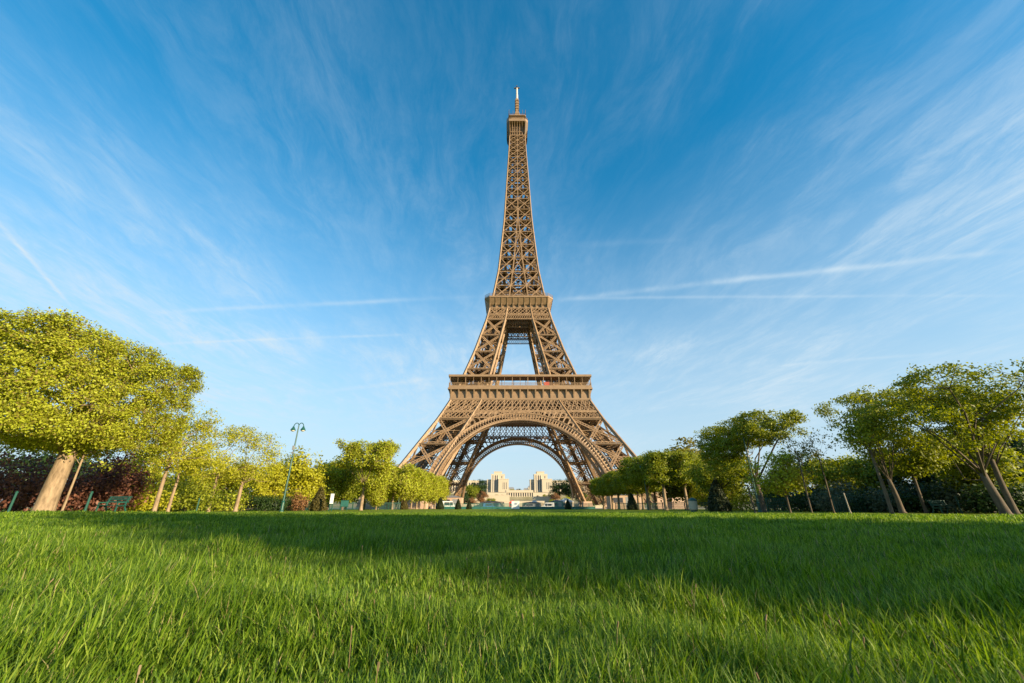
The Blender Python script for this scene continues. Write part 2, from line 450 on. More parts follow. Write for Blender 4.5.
def build_seed_heads():
    rg = np.random.default_rng(5); mb = MB()
    for i in range(70):
        d = .9 + 5.5 * rg.random() ** 1.6; a = rg.uniform(-R(58), R(58))
        x, y = d * math.sin(a), d * math.cos(a); z = float(gz(x, y)); h = rg.uniform(.07, .14); lx, ly = rg.normal(0, .02, 2)
        mb.bar((x, y, z), (x + lx, y + ly, z + h), .0014)
        mb.bar((x + lx, y + ly, z + h), (x + lx * 1.2, y + ly * 1.2, z + h + .014), .0038)
    tag(mb.build('seed_heads', MAT['grass_seed']), 'small brownish seed heads scattered through the lawn', 'grass', kind='stuff')
build_seed_heads()

# ------------------------------------------------------------------ the iron tower
TX, TY = 4.1, 229.0
HS = [0, 3, 19.4, 39.8, 49.7, 57, 66, 80, 102.3, 115, 121, 140.4, 162.7, 184, 216.8, 250, 267, 276]
WS = [61, 59.3, 50.4, 39.2, 34.6, 31.7, 28.96, 24.6, 18.89, 16.5, 15.42, 12.6, 10.9, 9.35, 7.95, 6.5, 5.9, 5.6]
HI = [0, 19.4, 49.7, 57, 66, 102.5, 115, 122.8, 150, 183, 276]
WI = [44.0, 34.2, 19.3, 17.4, 15.5, 7.97, 6.4, 5.3, 2.6, .35, .35]
def W(h): return float(np.interp(h, HS, WS))
def I(h): return float(np.interp(h, HI, WI))
def rot(p, k):
    x, y, z = p
    for _ in range(k): x, y = -y, x
    return (x, y, z)
def face(k, x, h, out=0.0): return rot((x, -(W(h) + out), h), k)
FN = [(0, -1, 0), (1, 0, 0), (0, 1, 0), (-1, 0, 0)]

def truss(mb, p, q, nrm, w=1.1, t=.22, lace=True):
    """a built-up lattice girder: two flanges and zigzag lacing, lying in the plane with normal nrm"""
    p, q, nrm = Vector(p), Vector(q), Vector(nrm)
    d = q - p; ln = d.length
    if ln < .01: return
    d /= ln; s = d.cross(nrm).normalized() * (w / 2)
    mb.bar(p + s, q + s, t * 1.3, t, nrm); mb.bar(p - s, q - s, t * 1.3, t, nrm)
    if lace:
        n = max(2, int(ln / (w * 1.25)))
        for i in range(n):
            a, b = p + d * ln * i / n, p + d * ln * (i + 1) / n
            if i % 2: a, b = a - s, b + s
            else: a, b = a + s, b - s
            mb.bar(a, b, t * .8, t * .7, nrm)

def build_tower():
    T = thing('iron_tower', 'very tall brown iron lattice tower on four arched legs', 'tower', (TX, TY, 0))
    iron = MAT['iron']
    # ---- the four lower legs
    def leg(sx, sy, levels, chord, name, brw):
        c = lambda a, b, h: (sx * a(h), sy * b(h), h)
        n = 14
        hh = np.linspace(levels[0], levels[-1], n)
        o = link(bpy.data.objects.new(name, None), T)
        for a, b in ((W, W), (W, I), (I, W), (I, I)):
            pm = MB(); pm.poly([c(a, b, h) for h in hh], chord, chord, (sx, sy, 0)); pm.build('corner_post', iron, o)
        mb = MB()
        sides = [((W, W), (I, W), (0, sy, .6)), ((W, W), (W, I), (sx, 0, .6)), ((I, I), (I, W), (-sx, 0, -.6)), ((I, I), (W, I), (0, -sy, -.6))]
        for si, (A, B, nrm) in enumerate(sides):
            for h0, h1 in zip(levels[:-1], levels[1:]):
                a0, a1, b0, b1 = c(*A, h0), c(*A, h1), c(*B, h0), c(*B, h1)
                th = .34 if si < 2 else .24
                truss(mb, a0, b1, nrm, brw, th, si < 2); truss(mb, b0, a1, nrm, brw, th, si < 2)
                truss(mb, a1, b1, nrm, brw * 1.1, th)
                hm = (h0 + h1) / 2
                if si < 2:
                    mb.bar(c(*A, hm), c(*B, hm), .24, .2)
        mb2 = MB()
        for h in levels[1:]:                      # inner diaphragms
            truss(mb, c(W, W, h), c(I, I, h), (0, 0, 1), .9, .24); truss(mb, c(W, I, h), c(I, W, h), (0, 0, 1), .9, .24)
        M_ = lambda h: (W(h) + I(h)) / 2           # inclined lift track and stair in the middle of the leg
        for off in (-1.6, 1.6):
            g = lambda h, o=off: M_(h) + o
            truss(mb, c(g, M_, levels[0]), c(g, M_, levels[-1]), (0, sy, .6), 1.2, .3)
        for h in np.arange(levels[0] + 1, levels[-1], 1.6):
            mb.bar(c(lambda q: M_(q) - 2, M_, h), c(lambda q: M_(q) + 2, M_, h), .35, .3)
            if int(h * 10) % 3 == 0: mb.bar(c(lambda q: M_(q) - 4, lambda q: M_(q) - 3, h), c(lambda q: M_(q) + 3, lambda q: M_(q) + 4, h + 1.6), .9, .15)
        mb.build('lattice', iron, o)
        for h in levels[1:]:                       # floor bars added at each level to darken the leg's inside
            for f in (.2, .4, .6, .8):
                g = lambda q, f=f: I(q) + (W(q) - I(q)) * f
                mb2.bar(c(g, I, h - .2), c(g, W, h - .2), .9, .25); mb2.bar(c(I, g, h - .2), c(W, g, h - .2), .9, .25)
        mb2.build('shade_grating', iron, o)
        dk = MB()                                  # lift track and stair decks, added in dark paint for the leg's inner shade
        for o1, o2, wd in ((0, 0, 2.8), (3.6, -2.6, 1.2)):
            hs_ = list(np.linspace(levels[0], levels[-1], 9))
            dk.poly([c(lambda q: M_(q) + o1, lambda q: M_(q) + o2, h) for h in hs_], wd, .35, (0, 0, 1))
        for h in levels[1:-1]:
            q = [c(W, I, h - .3), c(W, W, h - .3), c(I, W, h - .3), c(I, I, h - .3)]
            for a_, b_ in zip(q, q[1:] + q[:1]): dk.bar(a_, b_, .9, .5)
        dk.build('lift_track', MAT['iron_shaded'], o)
        return o
    low = [2.2, 14.8, 27.3, 39.8, 50.2]
    up = [57.5, 68.7, 79.9, 91.1, 102.3, 110.4]
    for sx in (-1, 1):
        for sy in (-1, 1):
            leg(sx, sy, low, 1.3, 'leg', 1.1)
            leg(sx, sy, up, 1.15, 'upper_leg', .85)
            for a in (60.6, 43.6):
                for b in (60.6, 43.6):
                    x, y = sx * a, sy * b; mb = MB()
                    mb.prism([(x - 3.4, y - 3.4), (x + 3.4, y - 3.4), (x + 3.4, y + 3.4), (x - 3.4, y + 3.4)], -.5, 4.2,
                             [(x - 2.6, y - 2.6), (x + 2.6, y - 2.6), (x + 2.6, y + 2.6), (x - 2.6, y + 2.6)])
                    mb.build('masonry_pier', MAT['pier_stone'], T)
    # ---- arches and friezes on each face
    R1, R2, HC = 37.0, 40.6, 2.0
    for k in range(4):
        nrm = FN[k]
        mb = MB()
        def ap(r, ang, out): return face(k, r * math.cos(ang), HC + r * math.sin(ang), out)
        angs = np.radians(np.linspace(7, 173, 84))
        for r, wd, th in ((R1, .6, 1.3), (R2, .6, 1.0)):
            for o in (.55, -3.2):
                mb.poly([ap(r, a, o) for a in angs], wd, th, nrm)
        for i, a in enumerate(angs):
            mb.bar(ap(R1, a, .5), ap(R2, a, .5), .42, .4, nrm)
            mb.bar(ap(R1, a, -3.2), ap(R2, a, -3.2), .4, .3, nrm)
            mb.bar(ap(R1, a, .5), ap(R1, a, -3.2), .4, .3)
            if i % 2 == 0: mb.bar(ap(R2, a, .5), ap(R2, a, -3.2), .35, .3)
            if i + 1 < len(angs):
                b = angs[i + 1]
                mb.bar(ap(R1, a, .5), ap(R1, b, -3.2), .22, .2); mb.bar(ap(R1, b, .5), ap(R1, a, -3.2), .22, .2)
                mb.bar(ap(R1 + .5, a, .45), ap(R1 + .5, b, .45), 1.0, .12, nrm); mb.bar(ap(R2 - .6, a, .45), ap(R2 - .6, b, .45), 1.0, .12, nrm)
                mb.bar(ap(R1, a, -3.2), ap(R2, b, -3.2), .2, .2); mb.bar(ap(R1, b, -3.2), ap(R2, a, -3.2), .2, .2)
        arch = mb.build('arch', iron, T)
        # spandrel: radial posts with little round heads between the arch and the leg or the band above
        mb = MB()
        def hit(a):
            for r in np.arange(R2, 70, .1):
                x, h = abs(r * math.cos(a)), HC + r * math.sin(a)
                if h > 43.3 or x > I(h) - .2: return r
            return R2
        pa = np.radians(np.arange(44, 137, 3.35))
        for a, b in zip(pa[:-1], pa[1:]):
            ra, rb = hit(a), hit(b)
            if ra - R2 > .8: mb.bar(ap(R2, a, .3), ap(ra, a, .3), .62, .4, nrm)
            rm = min(ra, rb)
            if rm - R2 > 2.0:
                c0, rad = (a + b) / 2, R2 * (b - a) / 2
                pts = []
                for t in np.linspace(0, math.pi, 7):
                    pts.append(ap(rm - rad * 1.2 + rad * .95 * math.sin(t), c0 - (b - a) / 2 * math.cos(t), .3))
                mb.poly(pts, .7, .35, nrm)
                for t in (.12, .88):
                    aa = a + (b - a) * t
                    mb.bar(ap(rm - rad * .35, aa, .3), ap(rm, aa, .3), .9, .3, nrm)
                mb.bar(ap(rm - .2, a, .3), ap(rm - .2, b, .3), .8, .3, nrm)
        mb.build('spandrel_lattice', iron, arch)
        # bands
        def band(h0, h1, cell, out, t, name, dbl=True, edge=.5, xl=None):
            mb = MB()
            w0, w1 = W(h0), W(h1)
            mb.bar(face(k, -w0, h0, out), face(k, w0, h0, out), edge, edge, nrm); mb.bar(face(k, -w1, h1, out), face(k, w1, h1, out), edge, edge, nrm)
            n = int(round(2 * w0 / cell)); 
            for i in range(n):
                a0, a1 = -w0 + 2 * w0 * i / n, -w0 + 2 * w0 * (i + 1) / n
                b0, b1 = a0 * w1 / w0, a1 * w1 / w0
                mb.bar(face(k, a0, h0, out), face(k, b1, h1, out), t, t, nrm); mb.bar(face(k, a1, h0, out), face(k, b0, h1, out), t, t, nrm)
                if dbl:
                    hm = (h0 + h1) / 2; am0, am1, ac = (a0 + b0) / 2, (a1 + b1) / 2, (a0 + a1 + b0 + b1) / 4
                    c0, c1 = (a0 + a1) / 2, (b0 + b1) / 2
                    for p_, q_ in (((c0, h0), (am0, hm)), ((c0, h0), (am1, hm)), ((c1, h1), (am0, hm)), ((c1, h1), (am1, hm))):
                        mb.bar(face(k, *p_, out), face(k, *q_, out), t * .9, t, nrm)
                    mb.bar(face(k, a0, h0, out), face(k, b0, h1, out), t * 1.3, t, nrm)
            return mb.build(name, iron, T)
        band(44.0, 49.9, 4.15, .35, .36, 'lattice_band')
        band(40.3, 43.4, 2.0, .35, .27, 'lattice_band', False)
        band(105.9, 110.4, 4.4, .3, .30, 'lattice_band', True)
        band(102.4, 105.2, 1.35, .3, .22, 'lattice_band', False, .45)
    def split_build(m, nv, nf, name, mat, par):
        nf_ = len(m.f) // (len(m.v) // nv)
        for i in range(len(m.v) // nv):
            mesh_obj(name, m.v[i * nv:(i + 1) * nv], [tuple(j - i * nv for j in f) for f in m.f[i * nf_:(i + 1) * nf_]], mat, par)
    # ---- first platform
    D1 = MB()
    o_, i_ = 35.9, 9.0
    for k in range(4):
        a = [rot((-o_, -o_, 0), k)[:2], rot((o_, -o_, 0), k)[:2], rot((i_, -i_, 0), k)[:2], rot((-i_, -i_, 0), k)[:2]]
        D1.prism(a, 56.1, 57.3)
    plat = D1.build('first_platform', MAT['iron_plate'], T)
    mb = MB()
    for x in np.arange(-33, 33.1, 5.5):             # floor girders, seen from below
        for y0, y1 in ((-34, 34),):
            if abs(x) < i_: 
                mb.bar((x, -34, 54.6), (x, -i_, 54.6), .5, 2.6); mb.bar((x, i_, 54.6), (x, 34, 54.6), .5, 2.6)
                mb.bar((-34, x, 54.6), (-i_, x, 54.6), .5, 2.6); mb.bar((i_, x, 54.6), (34, x, 54.6), .5, 2.6)
            else:
                mb.bar((x, -34, 54.6), (x, 34, 54.6), .5, 2.6); mb.bar((-34, x, 54.6), (34, x, 54.6), .5, 2.6)
    for k in range(4):
        a = [rot((-33.6, -33.6, 0), k)[:2], rot((33.6, -33.6, 0), k)[:2], rot((18, -18, 0), k)[:2], rot((-18, -18, 0), k)[:2]]
        mb.prism(a, 50.3, 50.8)  # soffit plate, added so the band's openings look dark
    mb.build('floor_girders', MAT['iron_shaded'], plat)
    wall, cons, post, rail, can = MB(), MB(), MB(), MB(), MB()
    for k in range(4):
        nrm = FN[k]
        def bx(m, x0, x1, d0, d1, z0, z1):            # box on face k: d0..d1 = distance outwards from the axis
            p = [rot((x0, -d1, 0), k)[:2], rot((x1, -d1, 0), k)[:2], rot((x1, -d0, 0), k)[:2], rot((x0, -d0, 0), k)[:2]]
            m.prism(p, z0, z1)
        bx(wall, -34.4, 34.4, 34.0, 34.6, 50.9, 56.05)
        bx(wall, -35.2, 35.2, 33.9, 35.3, 50.0, 50.85)
        bx(wall, -36.15, 36.15, 34.0, 36.25, 55.2, 56.05)
        n = 18
        for i in range(n + 1):
            x = -34.6 + 69.2 * i / n
            pts = [(x - .3, 50.9), (x + .3, 50.9)]
            prof = [(34.65, 50.9), (35.1, 50.9), (35.35, 53.0), (36.1, 55.15), (34.65, 55.15)]
            b = len(cons.v)
            for xx in (x - .32, x + .32): cons.v += [rot((xx, -d, z), k) for d, z in prof]
            m_ = len(prof); cons.f += [tuple(b + j for j in range(m_)), tuple(b + m_ + j for j in reversed(range(m_)))]
            cons.f += [(b + j, b + m_ + j, b + m_ + (j + 1) % m_, b + (j + 1) % m_) for j in range(m_)]
        for i in range(19):
            x = -35.4 + 70.8 * i / 18
            if i < 18: pm = MB(); pm.bar(rot((x, -35.6, 57.3), k), rot((x, -35.6, 62.0), k), .30 if i % 2 == 0 else .16, None); pm.build('gallery_post', iron, plat)
            if i % 2 == 0: pm = MB(); pm.bar(rot((x * .8, -28.6, 57.3), k), rot((x * .8, -28.6, 62.0), k), .3); pm.build('inner_post', iron, plat)
        for z in (57.7, 58.15, 58.6): rail.bar(rot((-35.8, -35.8, z), k), rot((35.8, -35.8, z), k), .12 if z < 58.5 else .2)
        for x in np.arange(-35.8, 35.9, .9): rail.bar(rot((x, -35.8, 57.3), k), rot((x, -35.8, 58.6), k), .09)
        a = [rot((-36.0, -36.0, 0), k)[:2], rot((36.0, -36.0, 0), k)[:2], rot((28., -28., 0), k)[:2], rot((-28., -28., 0), k)[:2]]
        can.prism(a, 62.05, 62.75)
        bx(can, -36.1, 36.1, 36.02, 36.2, 61.8, 62.9)
    wall.build('frieze_wall', MAT['iron_plate'], plat); split_build(cons, 10, 6 + 1, 'console', MAT['iron_plate'], plat)
    rail.build('railing', iron, plat); can.build('canopy', MAT['iron_plate'], plat)
    kb = MB()
    for x, y, w, d in ((-24, 24, 5, 4), (24, 24, 5, 4), (-26, -22, 3, 4), (27, -20, 3, 5)):
        kb.box(x - w, x + w, y - d, y + d, 57.32, 60.8)
    kb.box(-4, 4, 30, 32, 57.32, 58.9)
    kb.build('kiosk', MAT['roof_grey'], plat)
    kb = MB(); kb.box(12.4, 15.0, -33.2, -31.6, 57.32, 59.8); kb.build('red_panel', MAT['red_paint'], plat)
    # ---- second platform: square with cut corners
    def octo(a, c): return [(-c, -a), (c, -a), (a, -c), (a, c), (c, a), (-c, a), (-a, c), (-a, -c)]
    mb = MB(); mb.prism(octo(20.6, 17.5), 116.2, 117.2)
    p2 = mb.build('second_platform', MAT['iron_plate'], T)
    mb = MB(); mb.prism(octo(16.9, 16.2), 110.7, 116.15, octo(17.6, 17.0)); mb.build('frieze_wall', MAT['iron_plate'], p2)
    mb = MB(); mb.prism(octo(16.7, 16.0), 110.35, 110.65); mb.build('underfloor', MAT['iron_shaded'], p2)
    cons, rail, soff = MB(), MB(), MB()
    for k in range(4):
        xs = list(np.linspace(-17.2, 17.2, 11))
        for x in xs:
            prof = [(17.0 - .05, 110.8), (17.7, 110.8), (18.6, 113.5), (20.5, 116.1), (17.5, 116.1)]
            b = len(cons.v); m_ = len(prof)
            for xx in (x - .26, x + .26): cons.v += [rot((xx, -d, z), k) for d, z in prof]
            cons.f += [tuple(b + j for j in range(m_)), tuple(b + m_ + j for j in reversed(range(m_)))]
            cons.f += [(b + j, b + m_ + j, b + m_ + (j + 1) % m_, b + (j + 1) % m_) for j in range(m_)]
        for z in (117.7, 118.3, 119.0):
            rail.bar(rot((-17.4, -20.4, z), k), rot((17.4, -20.4, z), k), .14); rail.bar(rot((17.4, -20.4, z), k), rot((20.4, -17.4, z), k), .14)
        for x in np.linspace(-17.4, 17.4, 24): rail.bar(rot((x, -20.4, 117.2), k), rot((x, -20.4, 119), k), .1)
        # the flared soffit between the consoles
        q = [rot((-17.5, -17.72, 112.6), k), rot((17.5, -17.72, 112.6), k), rot((17.5, -20.3, 116.15), k), rot((-17.5, -20.3, 116.15), k)]
        c2 = [rot((17.5, -17.72, 112.6), k), rot((17.72, -17.5, 112.6), k), rot((20.3, -17.5, 116.15), k), rot((17.5, -20.3, 116.15), k)]
        for qq in (q, c2):
            b = len(soff.v); soff.v += qq; soff.f += [(b, b + 1, b + 2, b + 3)]
    split_build(cons, 10, 7, 'console', MAT['iron_plate'], p2); soff.build('soffit', MAT['iron_plate'], p2); rail.build('railing', iron, p2)
    mb = MB(); mb.prism(octo(12.4, 11.4), 117.25, 121.2); mb.prism(octo(13.6, 12.5), 121.25, 121.9); mb.build('pavilion', MAT['iron_shaded'], p2)
    # inner girders under the second platform between the legs
    mb = MB()
    for k in range(4):
        for h0, h1, n in ((102.6, 105.2, 12), (106, 110, 8)):
            w = 8.0
            for i in range(n):
                x0, x1 = -w + 2 * w * i / n, -w + 2 * w * (i + 1) / n
                d = w - .5
                mb.bar(rot((x0, -d, h0), k), rot((x1, -d, h1), k), .22); mb.bar(rot((x1, -d, h0), k), rot((x0, -d, h1), k), .22)
            for h in (h0, h1): mb.bar(rot((-w, -d, h), k), rot((w, -d, h), k), .45)
    mb.build('inner_girders', iron, T)
    # ---- the shaft
    nodes = [117.3, 127.8, 138.9, 150.4, 160.9, 172.1, 182.2, 192.1, 201.8, 211.5, 220.7, 228.6, 236.2, 243.6, 250.2, 256.2, 261.6, 266.6]
    ch = MB(); la = MB(); cpost = [MB() for _ in range(4)]
    for k in range(4):
        nrm = FN[k]
        for h0, h1 in zip(nodes[:-1], nodes[1:]):
            cw = float(np.interp(h0, [117, 270], [.95, .55]))
            hm = (h0 + h1) / 2
            for a, b in ((h0, hm), (hm, h1)):
                cpost[k].bar(rot((-W(a), -W(a), a), k), rot((-W(b), -W(b), b), k), cw, cw, (1, 1, 0))
                for s in (-1, 1):
                    if s == 1 and h0 > 183: continue
                    ch.bar(face(k, s * I(a) if h0 < 183 else 0, a), face(k, s * I(b) if h0 < 183 else 0, b), cw * .72, cw * .6, nrm)
            t = cw * .55
            for s in (-1, 1):
                i0, i1 = (I(h0), I(h1)) if h0 < 183 else (0, 0)
                la.bar(face(k, s * i0, h0), face(k, s * W(h1), h1), t, t, nrm); la.bar(face(k, s * W(h0), h0), face(k, s * i1, h1), t, t, nrm)
                la.bar(face(k, s * i1, h1), face(k, s * W(h1), h1), t, t, nrm)
                im = (i0 + i1) / 2
                la.bar(face(k, s * im, hm), face(k, s * W(hm), hm), t * .6, t * .6, nrm)
                # gusset at the node
                la.bar(face(k, s * i1 - .5 * cw, h1, .05), face(k, s * i1 + .5 * cw, h1, .05), 1.2 * cw, .1, nrm)
                if h0 < 183:                          # the inner faces of the four rising posts
                    i0b, i1b = I(h0), I(h1)
                    la.bar(rot((s * i0b, -W(h0), h0), k), rot((s * i1b, -i1b, h1), k), t * .8); la.bar(rot((s * i0b, -i0b, h0), k), rot((s * i1b, -W(h1), h1), k), t * .8)
                    ch.bar(rot((s * i0b, -i0b, h0), k), rot((s * i1b, -i1b, h1), k), cw * .6)
            if h0 < 172:
                i0, i1 = I(h0), I(h1)
                la.bar(face(k, -i0, h0), face(k, i1, h1), t * .8, t * .8, nrm); la.bar(face(k, i0, h0), face(k, -i1, h1), t * .8, t * .8, nrm)
                la.bar(face(k, -i1, h1), face(k, i1, h1), t, t, nrm)
            w1 = W(h1)
            la.bar(rot((-w1, -w1, h1), k), rot((w1, w1, h1), k), t * .8); la.bar(rot((0, -w1, h1), k), rot((w1, 0, h1), k), t * .8)
    for h in nodes[1:-1]:  # cross bars added at each node to darken the shaft inside
        w1 = W(h)
        for f in (-.72, -.36, .36, .72):
            la.bar((f * w1, -w1, h - .2), (f * w1, w1, h - .2), .16 * w1, .2); la.bar((-w1, f * w1, h - .2), (w1, f * w1, h - .2), .16 * w1, .2)
    shaft = link(bpy.data.objects.new('shaft', None), T); ch.build('inner_lattice', iron, shaft); la.build('lattice', iron, shaft)
    for m_ in cpost: m_.build('corner_post', iron, shaft)
    mb = MB()
    for x in (-2.6, 0, 2.6):
        for y in (-2.6, 2.6): mb.bar((x, y, 117.5), (x * .8, y * .8, 267), .34)
    for h in np.arange(119, 266, 3.2):
        s = 2.6 - .5 * (h - 117) / 150
        for a, b in (((-s, -s), (s, -s)), ((s, -s), (s, s)), ((s, s), (-s, s)), ((-s, s), (-s, -s))): mb.bar((*a, h), (*b, h), .22)
    mb.build('lift_shaft', MAT['iron_shaded'], shaft)
    mb = MB(); mb.box(-7.2, 7.2, -7.2, 7.2, 199.5, 200.3); mb.box(-5, 5, -5, 5, 196.6, 199.4); mb.build('landing', MAT['iron_shaded'], shaft)
    # ---- third platform
    mb = MB(); mb.prism(octo(8.4, 6.5), 279.6, 282.2)
    p3 = mb.build('third_platform', MAT['iron_plate'], T)
    mb = MB(); mb.prism(octo(4.9, 4.3), 267.5, 279.55); mb.build('underfloor', MAT['iron_shaded'], p3)  # recessed wall; the recess's shade is in its dark colour
    colm, brk = MB(), MB()
    for k in range(4):
        for x in np.linspace(-5.8, 5.8, 7):
            colm.bar(rot((x * .97, -5.75, 267), k), rot((x, -6.0, 279.5), k), .42)
            colm.bar(rot((x, -6.0, 275), k), rot((x, -8.1, 279.5), k), .25)
        colm.bar(rot((-5.9, -5.9, 266.9), k), rot((5.9, -5.9, 266.9), k), .6); colm.bar(rot((-6, -6, 270.5), k), rot((6, -6, 270.5), k), .45)
        lv = [(267.2, 5.95, 5.7), (271.5, 7.9, 6.1), (275.5, 8.3, 6.3), (279.58, 8.4, 6.5)]
        for (h0, a0, c0), (h1, a1, c1) in zip(lv[:-1], lv[1:]):
            for p_, q_ in (((c0, -a0), (c1, -a1)), ):
                b = len(brk.v)
                brk.v += [rot((c0, -a0, h0), k), rot((a0, -c0, h0), k), rot((a1, -c1, h1), k), rot((c1, -a1, h1), k)]
                brk.f += [(b, b + 1, b + 2, b + 3)]
    colm.build('gallery_lattice', iron, p3); brk.build('corner_brackets', MAT['iron_shaded'], p3)  # bracket undersides: their shade is put into the dark paint
    mb = MB()
    for k in range(4):
        for z in (282.8, 283.5, 284.2): mb.bar(rot((-6.5, -8.2, z), k), rot((6.5, -8.2, z), k), .16); mb.bar(rot((6.5, -8.2, z), k), rot((8.2, -6.5, z), k), .16)
    mb.build('railing', iron, p3)
    mb = MB(); mb.prism(octo(5.6, 4.6), 282.25, 287.5); mb.prism(octo(7.0, 6.0), 287.6, 288.4)
    mb.prism(octo(4.6, 3.8), 288.45, 293.0, octo(2.8, 2.2)); mb.prism(octo(2.8, 2.2), 293.0, 299.5, octo(1.4, 1.1))
    mb.build('upper_deck', MAT['iron_plate'], p3)
    mb = MB()
    for k in range(4):
        for x in (-6.4, -3.2, 1.0, 4.4, 6.5): mb.bar(rot((x, -6.6, 288.4), k), rot((x, -6.6, 291.5 + (x * 7) % 4), k), .26)
        mb.bar(rot((-6.8, -6.8, 289.6), k), rot((6.8, -6.8, 289.6), k), .18)
    mb.build('antenna_lattice', MAT['iron_shaded'], p3)
    mb = MB(); mb.prism(octo(1.25, 1.0), 299.6, 315)
    for z in (303, 306, 309, 312): mb.prism(octo(1.7, 1.3), z, z + .6)
    mast = mb.build('mast', MAT['iron'], T)
    mb = MB(); mb.lathe([(.95, 315.05), (.95, 321), (.8, 321.1), (.75, 329)], n=10); mb.build('aerial', MAT['mast_white'], mast)
    mb = MB(); mb.bar((-2.2, 0, 329.4), (2.2, 0, 329.4), .9); mb.bar((0, -2.2, 329.5), (0, 2.2, 329.5), .7); mb.bar((0, 0, 329.3), (0, 0, 331), .5)
    mb.build('aerial_tip', MAT['iron_shaded'], mast)
build_tower()

# ------------------------------------------------------------------ trees
def leaves(centers, n_per, spread, size, rg, flat=.6, upb=.5, out=.9):
    """leaf quads in clumps round the given centres -> verts (n*4,3)"""
    c = np.repeat(centers, n_per, axis=0)
    n = len(c)
    off = np.clip(rg.normal(0, 1, (n, 3)), -1.9, 1.9) * spread; off[:, 2] *= flat
    p = c + off
    nr = rg.normal(0, 1, (n, 3)) * .75; nr[:, 2] += upb * np.sign(rg.random(n) - .1)
    mid = centers.mean(0); ext = np.maximum(centers.std(0), .2)
    od = (p - mid) / ext; od[:, 2] *= .7; od /= np.maximum(np.linalg.norm(od, axis=1, keepdims=True), .3)
    nr += od * out
    nr /= np.linalg.norm(nr, axis=1, keepdims=True)
    a = np.cross(nr, rg.normal(0, 1, (n, 3))); a /= np.linalg.norm(a, axis=1, keepdims=True)
    b = np.cross(nr, a)
    s = size * rg.uniform(.6, 1.4, (n, 1))
    a = a * s * .62; b = b * s * .36
    v = np.stack([p - a, p - b * 1.0 + a * .1, p + a, p + b + a * .1], 1)
    return v.reshape(-1, 3)
def sample_shape(spec, n, rg, shell):
    """spec: list of (kind, cx,cy,cz, hx,hy,hz, weight)"""
    w = np.array([s[7] for s in spec], float); w /= w.sum()
    pick = rg.choice(len(spec), n, p=w)
    out = np.zeros((n, 3))
    for i, s in enumerate(spec):
        m = pick == i; k = int(m.sum())
        if not k: continue
        if s[0] == 'box':
            q = rg.uniform(-1, 1, (k, 3))
            f = rg.random(k) < shell
            ax = rg.choice(3, k, p=[.38, .38, .24]); sg = np.where((ax == 2) & (rg.random(k) < .75), 1, rg.choice([-1, 1], k))
            q[np.arange(k)[f], ax[f]] = (sg * (1 - rg.random(k) ** 2 * .18))[f]
        else:
            d = rg.normal(0, 1, (k, 3)); d /= np.linalg.norm(d, axis=1, keepdims=True)
            r = np.where(rg.random(k) < shell, 1 - .22 * rg.random(k), rg.random(k) ** (1 / 3))
            q = d * r[:, None]
        out[m] = np.array(s[1:4]) + q * np.array(s[4:7])
    return out
